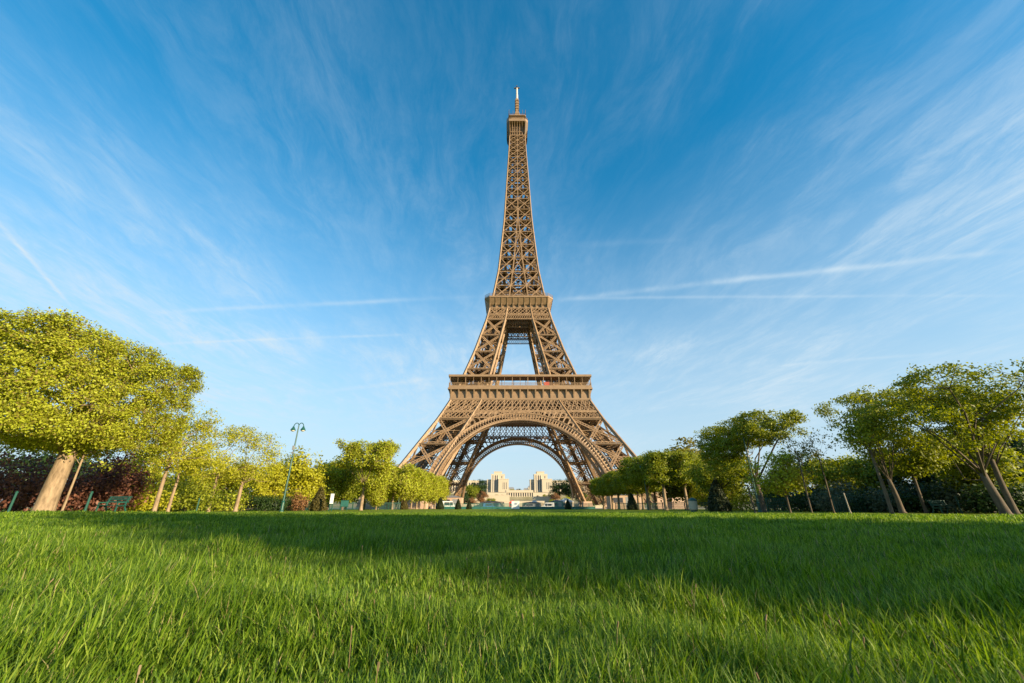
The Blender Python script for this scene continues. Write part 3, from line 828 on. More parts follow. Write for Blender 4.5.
def make_tree(root, spec, leafmat, barkmat, seed, height, r0, crown_z, n_clump=240, n_per=36, spread=.55, size=.2, shell=.55,
              gap=.38, gapfreq=.35, limbs=7, lean=(0, 0), flat=.65, rough=.4, twigs=True, top_r=None, fork=None, swirl=.25):
    rg = np.random.default_rng(seed)
    c = sample_shape(spec, int(n_clump * 1.9), rg, shell)
    g = np.array([mnoise.noise(Vector((p[0] * gapfreq + seed, p[1] * gapfreq, p[2] * gapfreq * 1.2))) for p in c])
    keep = np.argsort(g + rg.normal(0, .10, len(g)))[::-1][:int(len(c) * (1 - gap))][:n_clump]
    c = c[keep]
    c += rg.normal(0, rough, c.shape) * np.array([1, 1, .6])
    # trunk and limbs
    mb = MB()
    top = np.array([lean[0], lean[1], crown_z])
    tp = []; nseg = 6
    for i in range(nseg + 1):
        t = i / nseg
        tp.append((lean[0] * t + .03 * math.sin(3 * t + seed) * height * .1, lean[1] * t + .03 * math.cos(4 * t + seed) * height * .1, crown_z * t))
    tr = top_r if top_r else r0 * .68
    rad = [r0 + (tr - r0) * (i / nseg) for i in range(nseg + 1)]
    rad[0] *= 1.5; 
    tp.insert(1, (tp[0][0] + (tp[1][0] - tp[0][0]) * .25, tp[0][1] + (tp[1][1] - tp[0][1]) * .25, crown_z * .25 / nseg)); rad.insert(1, r0 * 1.06)
    mb.tube(tp, rad, 10)
    top = np.array(tp[-1])
    # limb targets: spread clump centres
    if limbs and len(c):
        tg = [int(rg.integers(len(c)))]
        dist = np.linalg.norm(c - c[tg[0]], axis=1)
        for _ in range(limbs - 1):
            j = int(np.argmax(dist)); tg.append(j); dist = np.minimum(dist, np.linalg.norm(c - c[j], axis=1))
        ends = []
        for j in tg:
            e = c[j]; st = np.array(tp[-1 - int(rg.integers(0, 2))])
            mid1 = st + (e - st) * .35 + np.array([0, 0, .16 * np.linalg.norm(e - st)]) + rg.normal(0, swirl, 3)
            mid2 = st + (e - st) * .72 + np.array([0, 0, .08 * np.linalg.norm(e - st)]) + rg.normal(0, swirl, 3)
            lr = tr * rg.uniform(.26, .44)
            mb.tube([st, mid1, mid2, e], [lr, lr * .72, lr * .42, lr * .14], 6)
            ends += [(mid1, lr * .6), (mid2, lr * .4)]
        if twigs:
            E_ = np.array([x[0] for x in ends])
            for j in rg.choice(len(c), min(len(c), 30 + limbs * 4), replace=False):
                q = int(np.argmin(np.linalg.norm(E_ - c[j], axis=1))); s = E_[q]
                m = (s + c[j]) / 2 + rg.normal(0, .15, 3)
                mb.tube([s, m, c[j]], [ends[q][1] * .6, ends[q][1] * .4, .015], 5, False)
    mb.build('trunk', barkmat, root, True)
    v = leaves(c, n_per, spread, size, rg, flat)
    v[:, 2] = np.maximum(v[:, 2], .12)
    f = np.arange(len(v)).reshape(-1, 4)
    mesh_obj('crown', v, f, leafmat, root)
    return root

# ---- left rim: big clipped trees and what stands under them
CLIP_G = 'flat clipped trees along the lawn'
t = thing('clipped_tree', 'big clipped yellow green tree with thick pale trunk at left rim', 'tree', (-29.0, 26.8, 0), 0, CLIP_G)
make_tree(t, [('box', -1.0, -.5, 7.55, 4.1, 5.6, 3.3, 3.4), ('ell', -.5, -.4, 5.4, 3.9, 4.6, 1.5, .3)], MAT['leaf_clip'], MAT['bark_pale'], 3, 11, .52, 4.1, n_clump=2300, n_per=72, spread=.23, size=.115,
          shell=.86, gap=.24, limbs=14, flat=.8, rough=.05, top_r=.42, gapfreq=1.8)

def T(name, label, px, Y, spec, lm, bk, seed, h, r0, cz, X=None, group=None, rz=0, **kw):
    x = ground(px, Y) if X is None else X
    t = thing(name, label, 'tree', (x, Y, float(gz(x, Y)) - .03), rz, group)
    return make_tree(t, spec, MAT[lm], MAT[bk], seed, h, r0, cz, **kw)

LOOSE_G = 'loose young trees on the left'
T('loose_tree', 'loose yellow tree with slanting trunk right of the purple bushes', 155, 36, [('ell', .4, 0, 6.2, 2.2, 2.2, 2.4, 2), ('ell', .2, 0, 4.6, 3.0, 2.6, 1.6, 1), ('ell', 1.4, 0, 7.8, 1.2, 1.2, .9, .5)],
  'leaf_yellow', 'bark_pale', 21, 9.5, .17, 4.2, group=LOOSE_G, n_clump=170, n_per=36, spread=.30, size=.14, limbs=11, gap=.48)
T('loose_tree', 'thin loose tree standing just behind the slanting loose yellow tree', 169, 41, [('ell', .4, 0, 6.2, 2.1, 2.2, 2.4, 2), ('ell', 1.4, 0, 5.0, 2.6, 2.2, 1.6, 1)],
  'leaf_yellow', 'bark_pale', 22, 9.3, .14, 4.4, group=LOOSE_G, n_clump=150, n_per=34, spread=.34, size=.15, limbs=9, gap=.42)
T('loose_tree', 'airy yellow tree with rounded top left of the bare topped one', 209, 48, [('ell', 1.2, 0, 6.8, 2.2, 2.3, 2.7, 2), ('ell', .6, 0, 4.8, 3.0, 2.8, 1.7, 1)],
  'leaf_yellow', 'bark_pale', 23, 10, .19, 4.0, group=LOOSE_G, n_clump=170, n_per=36, spread=.32, size=.15, limbs=12, gap=.5)
T('loose_tree', 'half bare tree with twiggy top and pale trunk left of the green lamp post', 236, 50, [('ell', 1.4, 0, 6.3, 2.0, 2.1, 2.7, 2), ('ell', .5, 0, 4.2, 2.8, 2.6, 1.5, 1.2)],
  'leaf_yellow', 'bark_pale', 24, 9, .22, 3.6, group=LOOSE_G, n_clump=130, n_per=24, spread=.36, size=.16, limbs=14, gap=.5)
T('sapling', 'thin bare staked sapling beside the thick trunk of the left rim tree', 63, 27, [('ell', 0, 0, 4.2, .8, .8, 1.0, 1)],
  'leaf_clip', 'bark_pale', 25, 5, .07, 3.6, n_clump=30, n_per=20, spread=.25, size=.16, limbs=5, gap=.3)
# clipped box tree in the left middle distance
T('clipped_tree', 'single boxy clipped tree with flat dark top left of the tower', 361, 73, [('box', 0, 0, 8.9, 4.3, 3.6, 2.1, 3.0), ('ell', 1.4, 0, 5.4, 3.0, 2.6, 2.6, 1)],
  'leaf_clip', 'bark_pale', 31, 11.4, .3, 4.4, group=CLIP_G, n_clump=560, n_per=34, spread=.40, size=.25, limbs=10, gap=.25, rough=.12)
T('clipped_tree', 'boxy clipped tree with a yellow skirt just behind the bronze yew cone', 342, 84, [('box', 0, 0, 6.0, 3.0, 3.4, 2.2, 2), ('ell', 0, 0, 3.9, 3.0, 3.0, 2.0, 1)],
  'leaf_green', 'bark_dark', 32, 10, .25, 4.0, group=CLIP_G, n_clump=260, n_per=34, spread=.55, size=.32, limbs=8, gap=.3)

# background trees: four kinds, copied
BG = {}
def bgproto(key, lm, bk, seed, h, wdt, name, label, sparse=False):
    t = thing(name, label, 'tree', (0, 0, 0))
    make_tree(t, [('ell', 0, 0, h * .58, wdt, wdt, h * .40, 2), ('ell', wdt * .35, .4, h * .40, wdt * .8, wdt * .8, h * .30, 1), ('ell', -wdt * .4, -.3, h * .42, wdt * .7, wdt * .8, h * .30, 1)],
              MAT[lm], MAT[bk], seed, h, h * .022, h * .36, n_clump=300 if sparse else 210, n_per=30 if sparse else 32, spread=h * .052, size=h * .033,
              limbs=12 if sparse else 7, gap=.4 if sparse else .30, shell=.6)
    BG[key] = [t, h, name, False]
bgproto('yellow', 'leaf_yellow', 'bark_pale', 41, 9, 3.0, 'round_tree', '')
bgproto('yellow2', 'leaf_clip', 'bark_pale', 45, 9, 2.8, 'round_tree', '')
bgproto('green', 'leaf_green', 'bark_dark', 42, 9, 3.1, 'bushy_tree', '')
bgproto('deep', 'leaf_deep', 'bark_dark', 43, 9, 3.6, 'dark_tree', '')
bgproto('olive', 'leaf_olive', 'bark_dark', 44, 12, 3.0, 'sparse_tree', '', True)
bgproto('rust', 'leaf_rust', 'bark_dark', 46, 9, 3.6, 'rusty_tree', '')
def bg(key, label, px, Y, h, group=None, X=None, z=0.0, wide=1.0):
    x = ground(px, Y) if X is None else X
    p = BG[key]
    s = h / p[1] * (.94 if group == 'yellow trees behind the lamp post' else 1.0)
    rz = random.uniform(0, 6.28)
    if not p[3]:
        p[3] = True; o = p[0]; o.location = (x, Y, z); o.rotation_euler = (0, 0, rz); o.scale = (s * wide, s * wide, s)
    else: o = dup(p[0], (x, Y, z), rz, scale=(s * wide, s * wide, s))
    tag(o, label, 'tree', group); return o
g1 = 'yellow trees behind the lamp post'
for key, px, Y, h, lb in [('yellow', 262, 66, 8.2, 'round yellow tree just left of the green lamp post foot'), ('yellow', 296, 70, 10.4, 'tall narrow yellow tree directly right of the green lamp post'),
                          ('yellow2', 318, 78, 9.0, 'yellow green tree behind the bronze yew cone'), ('green', 328, 92, 11.5, 'greener tree top peeping between the yellow trees and clipped tree'),
                          ('yellow', 222, 72, 9.0, 'yellow tree seen between the airy and the half bare trees'), ('yellow2', 190, 62, 8.0, 'low yellow green tree under the airy yellow tree'),
                          ('yellow', 278, 88, 10.6, 'farther yellow tree behind the shaft of the green lamp post'), ('yellow2', 130, 58, 8.4, 'yellow green tree behind the two slanting loose trees'),
                          ('green', 100, 62, 9.0, 'green tree behind the purple bushes'), ('deep', 18, 52, 10.0, 'dark tree in the gap beneath the left rim tree'),
                          ('deep', 62, 60, 10.0, 'dark tree behind the thick trunk at the left rim'), ('yellow2', 245, 98, 10.5, 'yellow green tree far behind the half bare tree'),
                          ('green', 208, 100, 10.5, 'mid green tree far behind the airy yellow tree'), ('green', 170, 84, 9.5, 'mid green tree far behind the slanting loose trees'),
                          ('olive', 308, 104, 11.0, 'thin olive tree top right of the lamp post, behind the yellow trees'), ('yellow2', 376, 96, 7.0, 'low yellow green tree right of the single boxy clipped tree')]:
    bg(key, lb, px, Y, h, g1)

# the far clipped rows that lead to the feet of the tower
rowp = thing('clipped_tree', 'far clipped tree in the left row leading to the tower foot', 'tree', (-29.5, 106, 0), 0, 'far clipped trees left of the tower')
make_tree(rowp, [('box', 0, 0, 6.9, 3.9, 4.7, 3.1, 3), ('ell', 0, 0, 4.6, 3.9, 4.0, 2.6, 1)], MAT['leaf_clip'], MAT['bark_pale'], 51, 10, .27, 3.8, n_clump=330, n_per=30, spread=.6, size=.36, limbs=6, gap=.28, rough=.3)
for i, Y in enumerate([115, 124, 133, 143, 153, 162]):
    dup(rowp, (-29.5 + (i % 2) * .5 - .3 * i * 0, Y, 0), (i % 2) * math.pi, scale=(1, 1, .97 + .05 * ((i * 3) % 4) / 3 + (.08 if i > 4 else 0)))
for i, Y in enumerate([100, 112, 124, 137, 150]):
    dup(rowp, (-38.5, Y, 0), ((i + 1) % 2) * math.pi, label='far clipped tree in the second row behind the left row', scale=(1.05, 1, 1.0 + .04 * (i % 3)))
bg('rust', 'dark rusty tree top rising behind the far left clipped row', 396, 185, 17, None)

# right: near box-clipped block
rp = thing('clipped_tree', 'clipped tree with pale trunk at front corner of the green block right of tower', 'tree', (28.6, 80, 0), 0, 'clipped block right of the tower')
make_tree(rp, [('box', .6, .5, 7.5, 3.5, 4.2, 2.35, 3), ('ell', .6, .5, 5.6, 3.0, 3.8, 1.0, .5)], MAT['leaf_green'], MAT['bark_pale'], 61, 10, .36, 4.6, n_clump=470, n_per=34, spread=.45, size=.28, limbs=8, gap=.25, rough=.2)
dup(rp, (28.2, 88.5, 0), math.pi, label='clipped tree second in the green block, behind the one with pale trunk')
dup(rp, (33.6, 82.5, 0), math.pi, label='clipped tree with thin leaning trunk at right end of the green block', scale=(.95, .9, 1.0))
for i, Y in enumerate([97, 106, 115, 124, 134]):
    dup(rp, (28.6 + .4 * (i % 2), Y, 0), (i % 2) * math.pi, label='lower clipped tree in the right row leading to the tower foot', group='far clipped trees right of the tower', scale=(1.0, 1.05, .84 + .03 * (i % 3)))
for i, Y in enumerate([112, 123, 136]):
    dup(rp, (37.5, Y, 0), ((i + 1) % 2) * math.pi, label='clipped tree in the second row behind the right row', group='far clipped trees right of the tower', scale=(1.05, 1.1, .95))
bg('olive', 'tall sparse olive tree showing above the green clipped block', 690, 104, 17.5, None, wide=1.25)
bg('olive', 'second sparse olive tree above right end of the green clipped block', 712, 96, 13.0, None, wide=1.1)

# right: the dark umbrella-shaped clipped tree
T('umbrella_tree', 'dark flat topped clipped tree with forked limbs right of the big yew cone', 762, 48,
  [('box', .8, 1.5, 8.9, 2.9, 6.8, 1.25, 6.0), ('ell', -1.8, 3, 6.9, 1.7, 4.0, 1.7, 2.0), ('ell', -1.6, 2, 4.9, 2.0, 3.4, 1.6, 1.4), ('ell', 1.9, -1, 7.9, 1.4, 2.6, .9, .5)],
  'leaf_green', 'bark_dark', 71, 10.8, .38, 3.6, group=CLIP_G, n_clump=1150, n_per=34, spread=.30, size=.17, limbs=11, gap=.18, rough=.05, gapfreq=.9, flat=.4, top_r=.3, swirl=.35, shell=.5)
T('umbrella_tree', 'lower clipped tree directly behind the big yew cone', 726, 62,
  [('box', .2, .5, 5.4, 3.2, 4.0, 1.5, 3.0), ('ell', 0, 1, 4.0, 3.0, 3.6, 1.6, 1.0)],
  'leaf_green', 'bark_dark', 72, 8.8, .26, 3.6, group=CLIP_G, n_clump=360, n_per=32, spread=.46, size=.25, limbs=9, gap=.28, rough=.25)
T('young_tree', 'small bright green tree with low round crown and thin trunk', 789.5, 40, [('ell', -.5, 0, 3.7, 2.0, 2.0, 1.7, 2), ('ell', -.4, 0, 2.7, 2.5, 2.2, .8, 1)],
  'leaf_clip', 'bark_dark', 73, 5.6, .09, 2.4, n_clump=210, n_per=34, spread=.3, size=.17, limbs=8, gap=.3)
T('sapling', 'slender half bare sapling leaning left, nearer the small bright tree', 811, 37, [('ell', -.3, 0, 5.6, .7, .7, 1.9, 2)],
  'leaf_olive', 'bark_dark', 74, 7.6, .065, 5.0, n_clump=36, n_per=9, spread=.25, size=.14, limbs=9, gap=.4)
T('sapling', 'slender half bare sapling standing left of the two stemmed tree', 833, 38, [('ell', -.3, 0, 5.4, .9, .9, 1.9, 2)],
  'leaf_olive', 'bark_dark', 75, 7.4, .065, 4.6, n_clump=44, n_per=10, spread=.28, size=.15, limbs=9, gap=.4)
T('umbrella_tree', 'slim two stemmed tree with open sloping crown left of the right rim tree', 901, 35,
  [('box', 1.0, 0, 8.9, 3.3, 3.0, .5, 3.4), ('ell', -1.0, .5, 7.0, 1.8, 2.0, 1.5, 1.3), ('ell', 1.6, .5, 6.6, 2.0, 2.2, 1.5, 1.2), ('ell', .2, 0, 5.4, 2.0, 1.8, 1.4, .9)],
  'leaf_green', 'bark_dark', 76, 9.8, .2, 2.6, group=CLIP_G, n_clump=400, n_per=30, spread=.24, size=.14, limbs=10, gap=.46, rough=.16, flat=.5, swirl=.3, lean=(-.2, 0), gapfreq=.6)
T('young_tree', 'slim leaning trunk with thin crown left of the two stemmed tree', 890, 31, [('ell', -.3, 0, 6.4, 1.5, 1.5, 1.8, 2)],
  'leaf_green', 'bark_dark', 77, 8, .12, 4.6, n_clump=110, n_per=26, spread=.3, size=.17, limbs=9, gap=.42)
T('umbrella_tree', 'tall wide crowned tree with leaning twin trunks at right rim', 1003, 28,
  [('box', .9, 0.4, 8.55, 5.5, 4.2, .55, 3.6), ('ell', -2.2, .5, 7.0, 2.6, 2.8, 1.5, 1.5), ('ell', 2.4, .5, 6.8, 2.8, 2.8, 1.6, 1.5), ('ell', 0, 0, 5.4, 2.4, 2.2, 1.4, 1.0)],
  'leaf_green', 'bark_dark', 78, 10.0, .27, 2.6, group=CLIP_G, n_clump=600, n_per=32, spread=.25, size=.14, limbs=12, gap=.44, rough=.18, flat=.5, swirl=.35, lean=(-.3, 0), gapfreq=.6)
T('umbrella_tree', 'second slimmer trunk with its own crown beside the right rim tree', 1013, 29,
  [('box', 1.8, .8, 8.0, 2.6, 3.0, .8, 2), ('ell', 1.6, .8, 6.2, 2.4, 2.4, 1.4, 1)],
  'leaf_green', 'bark_dark', 79, 9.2, .2, 3.6, group=CLIP_G, n_clump=240, n_per=26, spread=.30, size=.16, limbs=12, gap=.42, rough=.3)
T('young_tree', 'low mid green tree between the two umbrella trees on the right', 925, 36.5, [('ell', 0, 0, 5.2, 2.8, 2.6, 1.9, 2)],
  'leaf_green', 'bark_dark', 80, 7, .13, 3.4, n_clump=240, n_per=30, spread=.36, size=.19, limbs=9, gap=.36)
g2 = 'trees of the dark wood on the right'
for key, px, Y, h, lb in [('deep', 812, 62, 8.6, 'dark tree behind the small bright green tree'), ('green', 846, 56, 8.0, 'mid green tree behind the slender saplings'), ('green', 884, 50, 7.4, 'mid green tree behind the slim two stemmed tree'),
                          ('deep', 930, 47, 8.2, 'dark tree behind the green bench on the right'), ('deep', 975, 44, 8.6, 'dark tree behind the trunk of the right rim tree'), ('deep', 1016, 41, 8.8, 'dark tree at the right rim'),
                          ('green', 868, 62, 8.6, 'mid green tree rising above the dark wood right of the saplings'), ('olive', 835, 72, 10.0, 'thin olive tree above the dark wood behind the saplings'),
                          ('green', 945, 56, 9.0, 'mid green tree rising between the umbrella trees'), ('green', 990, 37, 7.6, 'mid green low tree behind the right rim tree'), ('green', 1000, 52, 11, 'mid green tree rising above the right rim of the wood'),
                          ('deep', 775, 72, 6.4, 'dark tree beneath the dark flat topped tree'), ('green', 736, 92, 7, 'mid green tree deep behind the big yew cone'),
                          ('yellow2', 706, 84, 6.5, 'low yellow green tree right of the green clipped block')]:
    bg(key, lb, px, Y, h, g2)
# the clipped trees along the lawn beside the camera (out of the picture to the right, their shadows cross the lawn)
g3 = 'clipped trees beside the viewer'
for i, (x, y, sx_, sy_, sz_) in enumerate([(31, -11.6, 1.1, .97, 1.14), (31, -4.9, 1.1, .95, 1.14), (40, -13.8, 1.1, 1.0, 1.2), (31, -38, 1.1, 1.0, 1.02)]):
    dup(rp, (x, y, 0), (i % 2) * math.pi, label='clipped tree beside the viewer whose shadow crosses the lawn', group=g3, scale=(sx_, sy_, sz_))

for x, y, h in [(31, -21.2, 11), (37, -25.6, 11), (31, -28.8, 12)]:
    bg('olive', 'sparse olive tree beside the viewer whose broken shadow crosses the lawn', 0, y, h, 'sparse trees beside the viewer', X=x)
for x, y, h in [(46, -18, 26)]:
    bg('green', 'tall round tree beyond the clipped trees beside the viewer', 0, y, h, 'tall trees beside the viewer', X=x, wide=.62)
# ------------------------------------------------------------------ bushes, hedges, cones
def bush(name, label, px, Y, hx, hy, h, lm, seed, n=90, cat='bush', group=None, X=None, size=.2, box=False, z=0):
    x = ground(px, Y) if X is None else X
    rg = np.random.default_rng(seed)
    spec = [('box', 0, 0, h * .52, hx, hy, h * .44, 1)] if box else [('ell', 0, 0, h * .5, hx, hy, h * .48, 2), ('ell', hx * .4, 0, h * .38, hx * .6, hy * .7, h * .36, 1), ('ell', -hx * .45, 0, h * .34, hx * .6, hy * .8, h * .32, 1)]
    c = sample_shape(spec, n, rg, .6)
    c += rg.normal(0, .04 if box else .12, c.shape) * h * .5
    v = leaves(c, 34, min(h, hx) * (.13 if box else .2), size, rg, .8); v[:, 2] = np.maximum(v[:, 2], .02)
    o = thing(name, label, cat, (x, Y, z), 0, group)
    mesh_obj('crown', v, np.arange(len(v)).reshape(-1, 4), MAT[lm], o)
    mb = MB()
    for i in range(5):
        j = int(rg.integers(len(c))); mb.tube([(rg.normal(0, .15), rg.normal(0, .15), 0), c[j] * .5, c[j]], [.05, .04, .015], 5)
    mb.build('stem', MAT['bark_dark'], o)
    return o
bush('purple_bush', 'purple leaved bush left of the thick trunk at the left rim', 22, 33, 3.2, 2.4, 4.6, 'leaf_purple', 1, 150, group='purple bushes')
bush('purple_bush', 'purple leaved bush between the thick trunk and the green post', 76, 37, 2.6, 2.2, 3.4, 'leaf_purple', 2, 130, group='purple bushes')
bush('purple_bush', 'tall purple leaved bush behind the green bench on the left', 106, 39, 2.2, 2.2, 5.4, 'leaf_purple', 3, 170, group='purple bushes')
bush('yellow_bush', 'low bright yellow green bush right of the tall purple bush', 141, 42, 2.2, 1.6, 2.5, 'leaf_yellow', 4, 90, group='low bushes on the left')
bush('green_bush', 'low bright green bush right of the two slanting trunks', 186, 46, 2.6, 1.8, 2.9, 'leaf_green', 5, 100, group='low bushes on the left')
bush('yellow_bush', 'low yellow green bush between the airy and the half bare tree trunks', 221, 56, 3.0, 1.8, 2.6, 'leaf_clip', 6, 90, group='low bushes on the left')
bush('rust_bush', 'small rusty bush right of the green lamp post foot', 297, 66, 1.6, 1.4, 2.4, 'leaf_rust', 7, 60, group='low bushes on the left')
for px, Y, hx, lb in [(240, 62, 4.0, 'clipped dark green hedge behind the half bare tree trunk'), (266, 64, 3.4, 'clipped dark green hedge just left of the lamp post foot'), (200, 60, 3.4, 'clipped dark green hedge behind the airy tree trunk')]:
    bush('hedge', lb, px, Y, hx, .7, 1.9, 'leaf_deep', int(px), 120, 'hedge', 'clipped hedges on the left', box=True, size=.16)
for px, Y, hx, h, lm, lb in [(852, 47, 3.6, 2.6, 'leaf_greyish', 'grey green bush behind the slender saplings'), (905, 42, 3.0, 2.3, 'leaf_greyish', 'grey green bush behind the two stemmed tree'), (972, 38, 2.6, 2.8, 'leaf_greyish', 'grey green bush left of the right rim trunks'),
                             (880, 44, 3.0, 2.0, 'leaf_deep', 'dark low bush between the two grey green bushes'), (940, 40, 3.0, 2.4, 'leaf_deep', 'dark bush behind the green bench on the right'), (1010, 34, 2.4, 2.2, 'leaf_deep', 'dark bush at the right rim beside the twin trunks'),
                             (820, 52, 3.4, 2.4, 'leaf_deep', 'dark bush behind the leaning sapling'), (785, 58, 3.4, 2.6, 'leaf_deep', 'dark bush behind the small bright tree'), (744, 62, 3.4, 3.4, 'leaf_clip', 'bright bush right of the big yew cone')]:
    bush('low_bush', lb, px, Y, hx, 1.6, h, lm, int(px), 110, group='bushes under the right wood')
def cone(label, px, Y, h, r, lm, seed, group='clipped yew cones'):
    x = ground(px, Y); rg = np.random.default_rng(seed)
    n = 620
    t = 1 - np.sqrt(rg.random(n)); a = rg.uniform(0, 2 * np.pi, n)
    rr = r * (1 - t) ** .92 * rg.uniform(.86, 1.0, n) * (1 - .25 * np.exp(-t * 18))
    c = np.stack([rr * np.cos(a), rr * np.sin(a), .12 + t * (h - .2)], 1)
    v = leaves(c, 16, .075 * h / 3.2, .13 * h / 3.2, rg, 1.0); v[:, 2] = np.maximum(v[:, 2], .02)
    o = thing('yew_cone', label, 'topiary', (x, Y, 0), 0, group)
    mesh_obj('crown', v, np.arange(len(v)).reshape(-1, 4), MAT[lm], o)
    mb = MB(); mb.tube([(0, 0, 0), (0, 0, .35)], [.12, .1], 8); mb.lathe([(r * .80, .15), (r * .55, h * .35), (r * .25, h * .68), (.03, h * .94)], n=14); mb.build('stem', MAT['leaf_cone'], o)
cone('bronze green yew cone standing right of the lamp post', 318, 60, 3.4, 1.25, 'leaf_conebrown', 1)
cone('small dark yew cone near the left tower foot beside the white van', 404, 110, 3.1, 1.15, 'leaf_conebrown', 2)
cone('dark yew cone left of the white van', 440, 118, 3.3, 1.2, 'leaf_cone', 3)
cone('dark yew cone just right of the white van', 458, 124, 3.0, 1.0, 'leaf_cone', 4)
cone('smallest dark yew cone under left side of the arch', 469, 126, 2.6, .95, 'leaf_cone', 5)
cone('dark yew cone under right side of the arch', 568, 122, 2.8, 1.0, 'leaf_cone', 6)
cone('dark yew cone in front of the green clipped block', 632.5, 84, 3.3, 1.15, 'leaf_cone', 7)
cone('big dark yew cone left of the flat topped tree', 719.5, 50, 3.9, 1.35, 'leaf_cone', 8)

# ------------------------------------------------------------------ lamp posts, benches, posts, signs, fences
def lamp_post(label, px, Y, h, seed=0):
    x = ground(px, Y)
    t = thing('lamp_post', label, 'street lamp', (x, Y, float(gz(x, Y)) - .02), 0, 'green double lamp posts')
    g = MAT['green_metal']
    mb = MB(); mb.lathe([(.20, 0), (.20, .12), (.15, .2), (.14, .9), (.16, .95), (.10, 1.05)], n=12); mb.build('base', g, t)
    mb = MB(); mb.lathe([(.095, 1.05), (.085, h * .5), (.06, h * .92), (.055, h)], n=10)
    for z in (2.4, h * .62, h * .66): mb.lathe([(.07, z - .06), (.115, z), (.07, z + .06)], n=10)
    mb.build('pole', g, t)
    mb = MB(); mb.box(-.09, .09, -.26, -.08, h * .70, h * .70 + .42); mb.box(-.07, .07, -.2, -.06, h * .655, h * .655 + .2); mb.build('junction_box', MAT['grey_paint'], t)
    for s in (-1, 1):
        mb = MB(); pts = []
        for k in range(9):
            a = math.pi * k / 8
            pts.append((s * (.26 - .26 * math.cos(a)), 0, h - .05 + .36 * math.sin(a) - .10 * k / 8))
        pts = [(0, 0, h - .5)] + pts
        mb.tube(pts, .04, 8); arm = mb.build('arm', g, t)
        mb = MB(); ex, ez = s * .52, h - .15
        mb.lathe([(.05, ez + .08), (.09, ez), (.12, ez - .08), (.20, ez - .20), (.25, ez - .32), (.26, ez - .36)], ex, 0, 14)
        sh = mb.build('lamp_shade', g, t, False)
        mb = MB(); mb.lathe([(.20, ez - .365), (.18, ez - .42), (.11, ez - .47), (.01, ez - .49)], ex, 0, 12); mb.build('lamp_glass', MAT['lamp_glass'], sh, True)
lamp_post('tall green double lamp post among the yellow trees on the left', 282, 42, 8.4)
lamp_post('tall green double lamp post in front of the dark flat topped tree', 759, 46, 8.7)
lamp_post('distant green lamp post in front of the far left clipped row', 398, 112, 8.8)
lamp_post('distant green lamp post in front of the green clipped block', 648, 82, 8.2)

def bench(label, px, Y, rz, w=1.9):
    x = ground(px, Y)
    t = thing('park_bench', label, 'bench', (x, Y, float(gz(x, Y)) - .02), rz, 'green park benches')
    g = MAT['green_metal']
    mb = MB()
    for y in (-.36, -.22, -.08, .06): mb.box(-w / 2, w / 2, y, y + .11, .43, .47)
    mb.build('seat', g, t)
    mb = MB()
    for i, z in enumerate((.62, .78, .92)): mb.box(-w / 2, w / 2, .20 + .05 * i, .235 + .05 * i, z, z + .11)
    mb.build('backrest', g, t)
    for sx_ in (-w / 2 + .15, w / 2 - .15):
        mb = MB(); mb.poly([(sx_, -.34, 0), (sx_, -.30, .42), (sx_, .14, .42), (sx_, .30, 1.02)], .07, .07); mb.bar((sx_, .34, 0), (sx_, .14, .42), .07); mb.bar((sx_, -.33, .62), (sx_, .2, .64), .06); mb.bar((sx_, -.33, .42), (sx_, -.33, .62), .05)
        mb.build('leg', g, t)
bench('green park bench in front of the tall purple bush on the left', 112, 29, R(-12))
bench('green park bench in the shade before the dark wood on the right', 943, 36, R(15), 2.0)

def post(name, label, px, Y, h, r, mat, group=None, dx=0.0, plate=False):
    x = ground(px, Y)
    t = thing(name, label, 'post', (x, Y, -.02), 0, group)
    mb = MB(); mb.tube([(0, 0, 0), (dx * .5, 0, h * .5), (dx, 0, h)], [r * 1.1, r, r * .95], 10); mb.build('pole', mat, t)
    mb = MB(); mb.lathe([(r * 1.5, 0), (r * 1.5, .1), (r * 1.1, .16)], n=10) ; mb.build('base', mat, t)
    mb = MB(); mb.lathe([(r * 1.2, h - .04), (r * 1.25, h), (r * .5, h + .07)], dx, 0, 10); mb.build('cap', mat, t)
post('green_post', 'short green post between the thick trunk and the bench', 86, 28.5, 1.4, .07, MAT['green_metal'], 'short green posts')
post('green_post', 'short green post at far left beside the bench at the rim', 10, 25.5, 1.3, .06, MAT['green_metal'], 'short green posts')
post('green_post', 'short green post right of the low bright green bush', 197, 44, 1.3, .07, MAT['green_metal'], 'short green posts')
post('green_post', 'short green post beside the bench on the right', 960, 36.5, 1.3, .06, MAT['green_metal'], 'short green posts')
post('pale_stake', 'pale leaning wooden stake left of the two stemmed tree', 849, 35, 1.5, .05, MAT['wood_grey'], 'pale stakes', -.08)
post('pale_stake', 'dark thin leaning stake in front of the dark flat topped tree', 754.5, 36, 2.2, .06, MAT['bark_dark'], 'pale stakes', -.18)

def sign(label, px, Y, h, w, mat, name='notice_panel', cat='sign'):
    x = ground(px, Y)
    t = thing(name, label, cat, (x, Y, 0))
    mb = MB(); mb.box(-w / 2, w / 2, -.06, .06, h * .42, h); mb.build('panel', mat, t)
    mb = MB(); mb.box(-w / 2 - .05, w / 2 + .05, -.08, .08, h, h + .07); mb.box(-w / 2 - .05, w / 2 + .05, -.08, .08, h * .42 - .07, h * .42 - .003); mb.build('frame', MAT['green_metal'], t)
    for s in (-1, 1):
        mb = MB(); mb.bar((s * w * .4, 0, 0), (s * w * .4, 0, h * .42 - .07), .09); mb.build('leg', MAT['green_metal'], t)
sign('small white notice panel right of the bronze yew cone', 330.5, 58, 2.2, .42, MAT['white_paint'])
sign('low green cabinet panel left of the single boxy tree', 344, 70, 1.5, 1.2, MAT['teal_mesh'])

